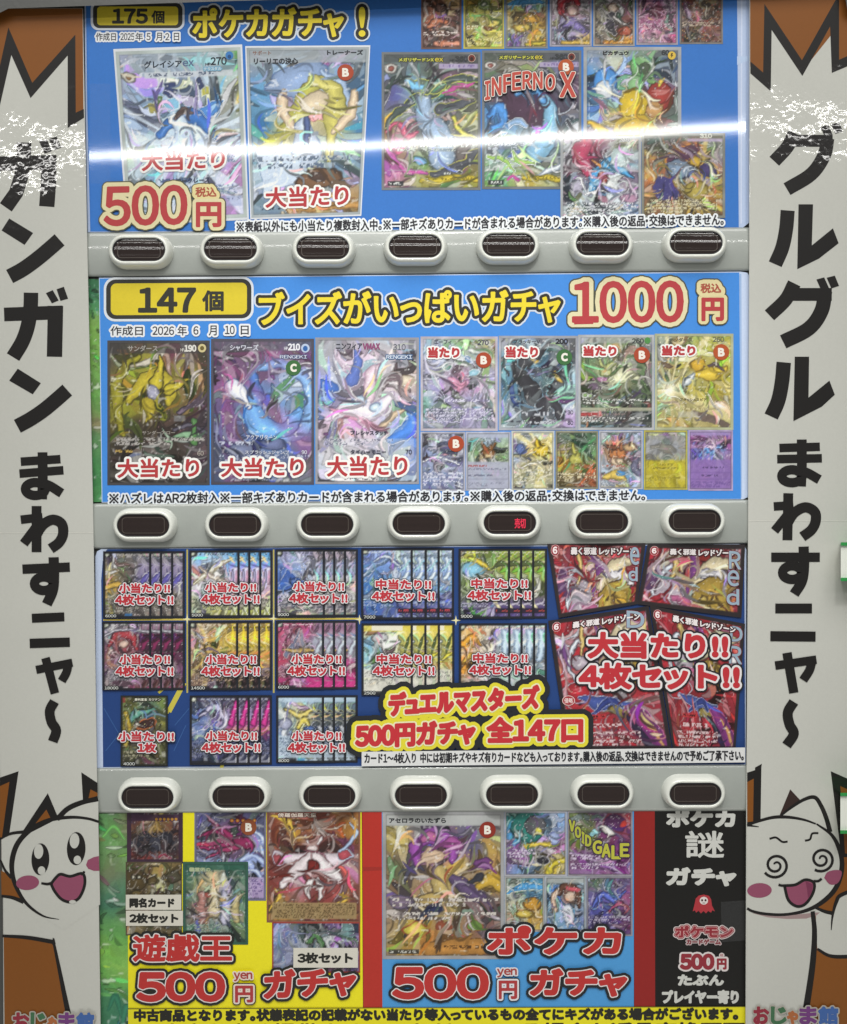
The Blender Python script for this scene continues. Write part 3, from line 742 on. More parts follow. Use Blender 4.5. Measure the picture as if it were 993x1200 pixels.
# dark frame bar above the panels
tb = sheet('frame_bar', [(-60, -90), (1060, -90), (1060, -22), (900, -14), (560, -8), (430, -3), (260, 1.5), (97, 7), (10, 10), (-2, 16), (-60, 30)], 0.022, M_DARK, '4c4d4b', machine)
sheet('frame_bar', [(986, -30), (1060, -30), (1060, 40), (993, 10)], 0.020, M_DARK, '4c4d4b', machine)

# ================================================================== posters
def card(parent, h, q, seed, pts, ops=(), texts=(), frame=('9a9a9c', 3), label=None, name='printed_card', **kw):
    if not isinstance(q[0], (tuple, list)): q = quad(*q)
    wp = math.dist(q[0], q[1]); hp = math.dist(q[0], q[3])
    k = Ink(h); k.grid(q, picture(wp, hp, seed, pts, ops, frame=frame, **kw))
    Q = np.array(q, float)
    def at(u, v): return (1 - u) * (1 - v) * Q[0] + u * (1 - v) * Q[1] + u * v * Q[2] + (1 - u) * v * Q[3]
    for t in texts:
        st, u0, v0, u1, v1 = t[:5]; a, b, c = at(u0, v0), at(u1, v0), at(u0, v1)
        k.text(st, (a[0], a[1], b[0], c[1]), t[5:], tilt=round(float(b[1] - a[1]), 2))
    o = k.build(name, M_INK, parent)
    if label: o['label'] = label
    return o
def words(parent, name, h, lines):
    k = Ink(h)
    for st, bx, lay, *t in lines: k.text(st, bx, lay, *(t or [0.0]))
    return k.build(name, M_INK, parent)
def mark(parent, h, x, y, r, letter, col):
    k = Ink(h); k.ell(x, y, r, r, col); k.text(letter, (x - r * .33, y - r * .46, x + r * .36, y + r * .46), [(0.7, 'e6e2d8')])
    return k.build('grade_mark', M_INK, parent)
RED = 'b03a3e'
BRN_B, GRN_C = 'a5452a', '3c6a3c'
def prize(parent, st, bx, h, wd=2.6, tilt=0):
    return words(parent, 'prize_lettering', h, [(st, bx, [(wd, 'ecebe8'), (0.8, 'b0393d')], tilt)])
K1 = lambda r: ('e9e9e6' if r else '26262a')

# ---------------------------------------------------------------- top poster
HP = 0.0010
p1 = tag(empty('display_poster', 490, 130), 'top blue laminated poster headed by the pill reading 175, price 500 yen', 'poster')
sheet('laminate_sheet', [(98.5, -70), (879, -70), (879.5, 252), (878, 261), (871, 266.6), (103, 272.2), (100.5, 130)], HP, M_INK, 'b3c3e0', p1)
k = Ink(HP + 0.0001)
k.poly([(100, -70), (863.5, -70), (866, 266.3), (106, 271.4), (102.5, 130)], '3473c2')
for x, c in ((868.5, 'c8d3ea'), (874.5, 'a6b8d8')): k.poly([(x, -70), (x + 2, -70), (x + 1, 262), (x - .6, 262)], c)
k.poly([(864, 66), (880, 66), (880, 70), (864, 76)], 'b5c8e4')
k.build('blue_print', M_INK, p1)
h = HP + 0.0003
k = Ink(h)
k.rrect(106.5, 1, 216.5, 35.5, 9, 'd5dbe4'); k.rrect(109.2, 3.6, 214, 33, 7.5, '343430'); k.rrect(114, 7.6, 209, 29.6, 4, 'd8c533')
k.text('175', (132.5, 11, 172.6, 27), [(1.0, '33332c')]); k.text('個', (178, 12.7, 192.5, 27), [(0.5, '33332c')])
k.build('count_badge', M_INK, p1)
W = lambda c='2c2c30', r=2.0, b=0.25: [(r, 'e4e7ea'), (b, c)]
words(p1, 'date_lettering', h, [(a, b, W('34343a', 2.0, 0.12)) for a, b in (('作成日', (112.7, 38.6, 136, 47.6)), ('2025', (141.5, 39, 157.5, 47)), ('年', (159, 38.5, 167.5, 47.5)), ('5', (172, 39, 176.5, 47)), ('月', (183, 38.5, 190, 47.5)), ('2', (194, 39, 198.5, 47)), ('日', (204, 38.7, 210, 47.3)))])
words(p1, 'headline', h, [('ポケカガチャ', (227, 11, 402, 45), [(6.8, 'cdd6e0'), (4.8, '2a2a28'), (1.3, 'e3cf31')], -3), ('!', (421.5, 9, 427.5, 42), [(6.4, 'cdd6e0'), (4.6, '2a2a28'), (1.0, 'e3cf31')])])
hc = HP + 0.0004
q1 = [(133, 57.5), (284, 52), (292, 257.5), (148.5, 264)]; q2 = [(287.6, 54), (434.2, 53), (423.6, 253), (293.5, 257)]
def inset(q, m):
    c = np.mean(q, 0); return [tuple(np.array(p) + (c - np.array(p)) * m / 80) for p in q]
k = Ink(hc); k.poly(q1, 'd3d8de'); k.build('card_border', M_INK, p1)
k = Ink(hc); k.poly(q2, 'd9dde2'); k.build('card_border', M_INK, p1)
HC = hc + 0.0002; HT = HC + 0.0007
c1 = card(p1, HC, inset(q1, 2.4), 11, [(.1, .1, '9aa6b4'), (.97, .03, '5f9a5a'), (1.0, .3, 'b9ad4e'), (.85, .3, '8fa6c4'), (.85, .55, '9ab0cc'), (.15, .35, '8aa2c4'), (.5, .2, '8a9cb8'), (.3, .35, '6a8fc0'), (.5, .5, 'a9c3e2'), (.5, .7, '86a6cf'), (.1, .6, '8aa77a'), (.15, .85, '7ca0c8'), (.95, .75, 'c28ac2'), (.8, .95, 'b08cc0'), (.5, .95, '7a9ccc')],
     [('ry', .5, .55, 70, 'd3e2f2', .75), ('so', .5, .55, .25, 'd5e3f0', .9), ('bx', .1, .02, .95, .13, '9fabb8', .5), ('bx', .22, .13, .93, .165, 'c5ccd4', .85), ('tx', .135, .16, 1, .25, .78, '44506a'),
      ('pg', [(.38, .2), (.45, .19), (.47, .25), (.42, .28), (.36, .25)], '3a4670', 'b9c6d8'), ('pg', [(.48, .23), (.55, .2), (.62, .22), (.6, .28), (.51, .28)], '46566f', 'c7d2e0'), ('pg', [(.3, .26), (.36, .27), (.36, .32), (.3, .32)], '5a7c4a', 'd0d8e0'), ('pg', [(.37, .29), (.46, .28), (.48, .34), (.4, .36)], '7fb3d0', 'e4edf2'),
      ('pg', [(.5, .28), (.6, .28), (.6, .34), (.53, .35)], 'a9a4bf', 'e4e8ee'), ('pg', [(.66, .2), (.74, .22), (.74, .27), (.66, .27)], 'b5b357', 'e6ecd8'), ('pg', [(.24, .3), (.3, .3), (.31, .36), (.25, .36)], 'a8a15a', 'dfe6d8'), ('pg', [(.62, .2), (.68, .17), (.7, .21), (.64, .23)], '3a4668', 'cfd8e6'),
      ('pg', [(.62, .36), (.84, .3), (.78, .4), (.66, .42)], '4f86c8', 'e6f0f8'), ('pg', [(.7, .37), (.81, .32), (.76, .385)], '9cc6ec'),
      ('st', [(.3, .5), (.42, .42), (.58, .4), (.7, .46), (.78, .54)], (.05, .14, .05), '3c6fb4', 'cfdff0'), ('st', [(.46, .42), (.5, .5), (.47, .6)], (.12, .16, .2), 'c6d8ec', '5b7eae'), ('st', [(.44, .4), (.5, .37), (.58, .39)], (.02, .06, .02), '6b5a55', '48506a'),
      ('bl', .1, .145, .055, .036, 0, 'd5d2c8', '6a6a66'), ('bl', .1, .145, .025, .02, 0, '8a6a48'),
      ('tx', .63, .70, 3, .14, .92, '5a6e94', 'c5d4e8'), ('tx', .75, .79, 1, .2, .6, '4a5a80'), ('tx', .8, .88, 4, .15, .93, '6a7ca0', 'c9d6e8'), ('bx', .55, .87, .96, .93, '8f9fc4', .5), ('tx', .88, .92, 2, .58, .94, '5f6a90'), ('sp', 70, 'e6eef6', 1.0)],
     [('グレイシア', .225, .063, .525, .105, (0.35, '2c3440')), ('ex', .535, .068, .62, .1, (0.3, '5a6a8a')), ('270', .76, .055, .885, .098, (0.3, '262b34')), ('HP', .715, .085, .755, .1, (0.1, '262b34')), ('テラスタル', .70, .112, .84, .13, (1.3, '7aa6c0'), (0.0, 'e8eef0')), ('コークレース', .43, .755, .7, .785, (0.1, '2e3850'))],
     frame=('a6b0ae', 4), cells=160, line=.45, label='icy blue card with radiating shards and a cluster of gems')
k = Ink(HC + 0.0004); k.ell(269, 65, 4.6, 4.8, '3b78b8'); k.ell(269, 66.4, 2.2, 2.4, '1e4a7c'); k.build('energy_symbol', M_INK, c1)
prize(c1, '大当たり', (167, 178, 263, 200), HT, 3.2, -3)
c2 = card(p1, HC, inset(q2, 1.6), 12, [(.1, .05, '9aa4ad'), (.9, .05, '8f989f'), (.1, .2, '5f9ac8'), (.3, .15, '8fb0d2'), (.55, .15, '9fb0cc'), (.95, .2, '5a92c2'), (.1, .45, '2f6ea8'), (.95, .5, '3a76ae'), (.3, .55, 'b4b06a'), (.55, .42, 'd5c9a0'), (.75, .45, 'b9b06c'), (.15, .7, 'b7c8dc'), (.4, .7, 'a4b7cc'), (.8, .7, '6d8fae'), (.2, .95, '6a8298'), (.5, .92, 'b59560'), (.9, .92, 'a98a5c')],
     [('bx', 0, 0, 1, .09, 'a2abb2', .8), ('st', [(-.02, .045), (.42, .045), (.48, .01), (1.02, .01)], .03, '7f8990'), ('bx', 0, .02, 1, .045, '8c969c', .35), ('bl', .42, .19, .27, .12, -18, '8ea6cc', '56709a'),
      ('st', [(.55, .18), (.68, .22), (.82, .35), (.9, .42)], (.05, .16, .06), 'c8d4e4', '6d86ac'), ('st', [(.62, .13), (.78, .24), (.86, .4)], (.03, .1, .03), '9fb6d4', '5f7aa6'),
      ('st', [(.6, .2), (.48, .27), (.42, .4), (.3, .5), (.08, .6)], (.1, .16, .05), 'b2b055', '6f7038'), ('st', [(.62, .2), (.74, .3), (.73, .45), (.7, .66)], (.1, .17, .05), 'bdb662', '74743a'), ('st', [(.5, .22), (.56, .2), (.64, .24)], (.05, .12, .05), 'c6c070', '7c7c42'),
      ('bl', .56, .33, .11, .09, 0, 'd9c9ac', '8a7d60'), ('st', [(.3, .25), (.28, .36), (.4, .48)], (.04, .09, .05), 'd3bfa4', '8d7b66'), ('st', [(.9, .27), (.86, .4), (.74, .5)], (.05, .1, .06), 'd3bfa4', '8d7b66'),
      ('st', [(.47, .45), (.5, .55), (.5, .62)], (.12, .2, .26), 'c0cde0', '5f7aa6'), ('st', [(.5, .42), (.52, .5), (.5, .58)], (.04, .05, .03), '50608c', '3c4a6c'), ('pg', [(.05, .62), (.25, .58), (.45, .64), (.4, .8), (.12, .86)], 'c3d2e4', '7590b4'),
      ('bl', .6, .78, .2, .08, -8, '7c5c44', '3f3026'), ('bl', .6, .765, .1, .045, 0, '4a3a34'), ('bl', .8, .82, .1, .05, 0, '6c5a4a'), ('st', [(.35, .955), (.97, .93)], .055, 'b58a50', '7a5c34'), ('st', [(.5, .9), (.86, .88)], .03, 'c3a468'),
      ('tx', .64, .725, 2, .03, .96, '4d5f78', 'c8d4e0'), ('tx', .93, .95, 1, .55, .85, '4a3520'), ('bx', .03, .93, .3, .97, '7a93a8', .7), ('tx', .935, .965, 1, .08, .28, '2f3a46'), ('sp', 40, 'e2eaf2', 1.1)],
     [('サポート', .05, .018, .2, .043, (0.1, '7a4a30')), ('トレーナーズ', .66, .018, .95, .045, (0.4, '30343a')), ('リーリエの決心', .06, .062, .42, .098, (0.35, '30343a'))],
     frame=('9aa2a6', 3), cells=120, line=.4, label='blue card with pale yellow ribbons and white arcs')
prize(c2, '大当たり', (312, 220.5, 408, 243), HT, 3.2, -3); mark(c2, HT, 405, 84.8, 9.6, 'B', BRN_B)
k = Ink(HT + 0.0006)
lay = [(7.5, '57563f'), (6.2, 'd9d0a6'), (1.5, 'b03f42')]
k.text('500', (123, 219.5, 218.5, 264), lay, -2); k.text('円', (231, 238, 258.5, 265), [(6.4, '57563f'), (5.2, 'd9d0a6'), (1.3, 'b03f42')]); k.text('税込', (229.5, 219.5, 253.5, 230.5), [(5.2, '57563f'), (4.2, 'dccf98'), (0.4, 'a8513f')])
k.text('円', (231, 238, 258.5, 265), [(5.2, 'd9d0a6'), (1.3, 'b03f42')])
k.build('price_lettering', M_INK, p1)
words(p1, 'notice_lettering', HT + 0.0004, [('※表紙以外にも小当たり複数封入中。※一部キズありカードが含まれる場合があります。※購入後の返品・交換はできません。', (277.5, 259.5, 848, 272), [(2.4, 'e6ebf0'), (0.35, '2b2b30')], -8.5)])
# fire card pair
dark_ops = lambda extra: [('bx', 0, 0, 1, .075, '4b4f50', .75), ('bx', .58, .085, 1, .12, 'b6a9cc', .8), ('tx', .088, .117, 1, .62, .97, '7a6a9a')] + extra + [('bx', .06, .855, .6, .858, 'a9b0ae', .7), ('st', [(.42, .925), (.96, .915)], .05, 'b9a636', '6a6428'), ('tx', .905, .935, 1, .45, .93, '7a6e20'), ('bx', .06, .935, .22, .97, '2c3034', .9), ('tx', .94, .965, 1, .07, .2, 'd8dcd8')]
c3 = card(p1, HC - .0002, (447.4, 61, 563.4, 222.8), 13, [(.1, .15, '5a6a62'), (.5, .15, '49584a'), (.9, .12, '45484c'), (.1, .3, '4f4c8e'), (.25, .25, '8fb9d8'), (.35, .32, '7a8a8a'), (.7, .25, 'a04a8a'), (.9, .3, '5c6e58'), (.15, .5, '7a9a4a'), (.5, .45, '8fa8c4'), (.75, .42, '4c5057'), (.9, .4, 'b8b84e'), (.15, .62, 'b45a8a'), (.45, .62, 'a4bcd0'), (.85, .65, '4b5058'), (.1, .8, 'b05a9a'), (.35, .78, '78a858'), (.7, .78, '4a4a52'), (.5, .95, '8a8440'), (.9, .9, '7a7444')],
     dark_ops([('st', [(.0, .55), (.25, .38), (.5, .3), (.75, .2), (1, .2)], (.04, .1, .03), '45504e', 'b9bd56'), ('st', [(.42, .35), (.44, .48), (.58, .6), (.6, .75)], (.12, .22, .26), '93a9c2', '4e5a68'), ('st', [(.28, .22), (.4, .24), (.52, .27), (.62, .25)], (.05, .12, .06), '59685c', 'c2c65a'), ('st', [(.6, .42), (.78, .38), (.92, .35)], (.1, .08, .04), '4d5158', 'a9ac5c'),
      ('st', [(.24, .2), (.33, .24), (.42, .26)], (.02, .1, .03), '7ab8e4'), ('st', [(.72, .48), (.84, .6), (.96, .62)], (.03, .05, .02), 'c9c45a', '5c6048'), ('st', [(.62, .3), (.8, .25), (.95, .22)], (.02, .06, .02), 'b0508e', '6a9a4a'), ('st', [(.05, .58), (.15, .52), (.25, .6), (.36, .58)], (.02, .05, .01), 'c0607a', '8a3a5a'),
      ('st', [(.5, .88), (.75, .85), (.95, .72)], (.05, .12, .04), '4a4d55', 'b6b45a'), ('bl', .38, .79, .07, .04, 20, '7fb4e0', '4a6a3a'), ('st', [(.1, .72), (.25, .85), (.45, .88)], (.02, .05, .02), 'b8589a', '6a4a6a'), ('tx', .665, .725, 2, .08, .95, 'c3ccc4', '4a5048'), ('tx', .87, .89, 1, .06, .3, 'd0a0b4'), ('tx', .87, .89, 1, .62, .7, 'd8dcd0'), ('bl', .75, .875, .02, .013, 0, '3a3e3a', 'd8dcd0'), ('bl', .8, .875, .02, .013, 0, '3a3e3a', 'd8dcd0'),
      ('bl', .09, .12, .06, .045, 0, 'd4d2cc', '55585a'), ('bl', .09, .12, .03, .026, 0, '8a5048')]),
     [('メガリザードンX', .175, .043, .525, .068, (1.2, '3c4434'), (0.2, 'c9c84a')), ('ex', .54, .043, .62, .068, (0.9, '3c4434'), (0.2, 'c9b83a')), ('360', .745, .03, .87, .065, (0.35, '3a3d40')), ('HP', .69, .05, .735, .065, (0.1, '3a3d40'))],
     frame=('6c7072', 3), cells=130, line=.7, label='dark card with lime, magenta and steel-blue curves')
k = Ink(HC + 0.0003); k.ell(553, 68.3, 4.4, 4.6, 'c9b8a8'); k.ell(553, 68.3, 3.9, 4.1, '6a2c26'); k.ell(553, 69, 1.8, 2.2, '2a1816'); k.build('energy_symbol', M_INK, c3)
c4 = card(p1, HC - .0002, (565, 59, 681.5, 221.7), 14, [(.1, .1, '5a7a5a'), (.4, .1, '8a9a62'), (.8, .08, '6a6a8a'), (.1, .3, '4a4a5a'), (.3, .3, '7a3a5a'), (.7, .25, '5a5a72'), (.95, .3, '6a4a62'), (.1, .5, '4f86c0'), (.3, .45, '6a98c8'), (.6, .45, '6fa8cc'), (.85, .4, '3c4254'), (.2, .65, '3f5a8a'), (.55, .65, '9ab8cc'), (.85, .65, '46506a'), (.15, .8, 'a8b8c8'), (.3, .78, '8ab45a'), (.6, .8, '8aaec4'), (.9, .8, 'b9c4d2'), (.1, .93, '6a9a4a'), (.5, .95, 'b9a545'), (.95, .9, '7a7450')],
     dark_ops([('bl', .45, .4, .3, .2, 20, '4a3448', 'a9b4c8'), ('bl', .78, .33, .14, .16, -20, '4f4a5c', 'c0c8d6'), ('st', [(.62, .33), (.7, .45), (.68, .6), (.55, .74)], (.08, .16, .22), '7aa9c6', '38445a'), ('st', [(.35, .33), (.42, .29), (.56, .3), (.62, .36)], (.03, .1, .05), '5f9ad4', '2c3a56'), ('st', [(.08, .48), (.16, .4), (.22, .52), (.12, .55)], (.04, .08, .04), '4f8ed2', '2c4a7a'),
      ('st', [(.2, .6), (.34, .52), (.46, .54)], (.03, .08, .02), '86a6c8', 'dfe6ee'), ('st', [(.86, .5), (.95, .6), (.9, .7)], (.03, .04, .02), '30343e', 'c9d2dc'), ('st', [(.05, .76), (.2, .78), (.32, .86)], (.02, .06, .02), '93b85e', 'dfe6ea'), ('st', [(.3, .72), (.38, .8), (.52, .82)], (.01, .05, .02), '93b85e', 'dfe6ea'), ('st', [(.95, .74), (.75, .84), (.5, .92), (.2, .9)], (.02, .05, .01), 'ccd4de', '7a8aa0'), ('st', [(.25, .93), (.3, .9), (.36, .94)], .03, 'a84a8a'),
      ('tx', .665, .72, 2, .06, .5, 'b9c2cc', '4a5064'), ('bl', .09, .115, .06, .045, 0, 'd4d2cc', '55585a'), ('bl', .09, .115, .03, .026, 0, '8a5048')]),
     [('メガリザードンX', .175, .038, .52, .064, (1.2, '3c4434'), (0.2, 'c9c84a')), ('ex', .535, .038, .61, .064, (0.9, '3c4434'), (0.2, 'c9b83a')), ('360', .735, .028, .86, .062, (0.35, '3a3d40')), ('HP', .69, .047, .73, .062, (0.1, '3a3d40'))],
     frame=('6c7072', 3), cells=130, line=.7, label='dark card with INFERNO X in red arched letters')
k = Ink(HC + 0.0004); k.ell(670, 66.5, 4.4, 4.6, 'c9b8a8'); k.ell(670, 66.5, 3.9, 4.1, '6a2c26'); k.ell(670, 67, 1.8, 2.2, '2a1816'); k.build('energy_symbol', M_INK, c4)
k = Ink(HC + 0.0005)
xs = [569, 577, 590.5, 601, 613, 625.5, 640]; ys = [96, 91.5, 88, 85.5, 84.5, 85.5, 88]; ye = [117, 112, 108, 105.5, 104, 104.5, 106]
for i, chh in enumerate('INFERNO'):
    wd = 5 if chh == 'I' else 10
    k.text(chh, (xs[i], ys[i], xs[i] + wd, ye[i]), [(2.4, '39323a'), (1.6, 'ded9cf'), (0.7, 'b84a3e')], -1.2)
k.text('X', (657, 85, 674, 113), [(2.6, '39323a'), (1.8, 'ded9cf'), (1.0, 'b84a3e')])
k.build('red_title', M_INK, c4)
mark(c4, HC + .0012, 663.5, 78.5, 9.2, 'B', 'b0532a')
c5 = card(p1, HC - .0001, (684, 55, 798.6, 166), 15, [(.1, .1, '7a8fae'), (.35, .15, 'b9bda8'), (.6, .12, '5a7a62'), (.9, .1, '4a5a78'), (.1, .35, '4a8acb'), (.3, .4, '6aa0d4'), (.6, .2, '6a9a62'), (.75, .3, '3a4a6a'), (.8, .5, '8a3a3a'), (.95, .4, '6a7a8a'), (.5, .6, 'd0b43c'), (.1, .7, '4a7ab0'), (.3, .8, 'b9a03a'), (.6, .85, 'd6ba42'), (.9, .75, '5a7a6a'), (.95, .9, '8a9a98')],
     [('bx', 0, 0, 1, .11, '9aa0a2', .45), ('bl', .22, .38, .12, .14, 10, '4f92d8', '2a4f86'), ('bl', .22, .46, .1, .09, 0, 'd5dbe2', '5a7aa0'), ('bl', .6, .22, .12, .12, 0, '78a870', '3c5a3c'), ('bl', .62, .23, .06, .07, 0, '4a5a44'), ('bl', .52, .38, .08, .09, 30, '8ab884', '4a6a4a'),
      ('bl', .78, .52, .13, .15, 10, '9c3c36', '4f2020'), ('bl', .72, .66, .08, .08, 0, 'c79a62', '6a3a2a'), ('st', [(.78, .4), (.8, .36), (.83, .33)], (.03, .05, .02), 'd8b850'), ('bl', .5, .62, .14, .15, 0, 'd9bb38', '7a6420'), ('bl', .52, .86, .2, .14, 0, 'd6b636', '7a6420'), ('st', [(.04, .8), (.14, .84), (.22, .9)], (.02, .1, .06), 'd0ae34', '7a6420'), ('sp', 30, 'dfe6e8', 1.2)],
     [('ピカチュウ', .2, .045, .46, .085, (0.4, '26282c')), ('60', .8, .035, .875, .085, (0.4, '35383c'))], frame=('9da1a4', 4), cells=120, line=.5, label='blue card with yellow, blue, green and red blobs')
k = Ink(HC + .0004); k.ell(787.5, 65, 4.6, 4.8, 'd8b84a'); k.poly([(787, 62), (789, 62), (788, 64.4), (789.4, 64.4), (786, 68.6), (787, 65.4), (785.8, 65.4)], '5c4a20'); k.build('energy_symbol', M_INK, c5)
c6 = card(p1, HC + .0003, (657, 160, 751.5, 256), 16, [(.1, .1, '8a9a9c'), (.35, .15, 'a43a56'), (.8, .1, '8a8a72'), (.3, .35, '8a3a56'), (.55, .4, '4a8ab8'), (.8, .35, '6a8a94'), (.15, .6, '7a7a88'), (.5, .6, '4a6a8c'), (.85, .6, '9a8a94'), (.2, .85, 'b0b4b8'), (.5, .9, '8a8a98'), (.9, .85, '7a94b4')],
     [('st', [(.35, .05), (.25, .2), (.35, .45)], (.12, .22, .08), 'a8405e', '4a2a3a'), ('st', [(.7, .22), (.55, .32), (.42, .5), (.4, .62)], (.04, .12, .1), '4a94c8', '2a3e58'), ('st', [(.55, .35), (.75, .42), (.9, .5)], (.08, .07, .02), '4f9acc', '2a3e58'), ('bl', .53, .5, .05, .07, 0, 'a83c34', '4a2020'), ('st', [(.4, .3), (.46, .34), (.5, .42)], (.02, .05, .02), 'c98a4a'),
      ('bl', .75, .25, .12, .14, 0, 'b2c4c4'), ('ry', .5, .45, 40, 'd5dee0', .5), ('bl', .2, .6, .08, .06, 0, 'aaa6b8', '5a5a6a'), ('st', [(.3, .7), (.6, .66), (.95, .74)], .02, 'e2e6ea'), ('bl', .85, .75, .1, .06, 0, 'b08aa4', '6a5a72'), ('bl', .2, .9, .1, .05, 0, 'aeb4a8', '5a6a5a'), ('tx', .8, .96, 4, .06, .94, 'dfe3e6', '55606a'), ('sp', 50, 'e0e6ea', 1)],
     [('230', .74, .015, .86, .06, (0.5, 'd8dcdc'), (0.1, '44484c'))], frame=('9da1a4', 3), cells=140, line=.75, label='card with a crimson sweep and a blue streak')
c7 = card(p1, HC + .0003, (752, 156, 850, 255.5), 17, [(.1, .1, '5a5c50'), (.5, .05, '4a4e42'), (.9, .05, '6a7058'), (.1, .3, '7a6a5a'), (.45, .2, '6a4a62'), (.65, .3, 'a98a3e'), (.9, .25, '8a7a8c'), (.15, .5, 'a86a3a'), (.5, .42, '5a6a8a'), (.8, .45, '4a4268'), (.3, .68, '47446e'), (.6, .68, 'b09a4a'), (.9, .65, '9a7a3a'), (.15, .9, '6a5a3a'), (.5, .85, 'a98a48'), (.9, .9, '6a5a40')],
     [('ry', .7, .7, 60, 'd0b45a', .6), ('ry', .3, .3, 50, 'b46a3a', .5), ('bl', .5, .24, .22, .08, -25, '5a3a52', 'c0823c'), ('bl', .45, .42, .15, .1, 5, '7a8ea6', '2e2c40'), ('bl', .8, .44, .11, .09, 15, '473e6a', 'c0a050'), ('bl', .64, .34, .07, .06, 0, 'c4a23e', '5a4420'), ('pg', [(.18, .5), (.35, .55), (.5, .75), (.2, .82), (.12, .7)], '423f72', '8a5a34'), ('bl', .65, .68, .13, .1, 0, 'a8984c', '6a5a2a'), ('st', [(.05, .9), (.4, .83), (.8, .92)], .02, 'd8c27a'), ('bx', 0, 0, 1, .06, '4c5044', .7), ('bx', .55, .065, 1, .1, 'b9a9cc', .8), ('tx', .78, .95, 4, .06, .9, 'd6cfae', '5a4c34')],
     [('310', .7, .01, .84, .055, (0.4, 'b9bcae'))], frame=('7c7f78', 3), cells=150, line=.75, label='dark gold card with violet patches and brushed rays')
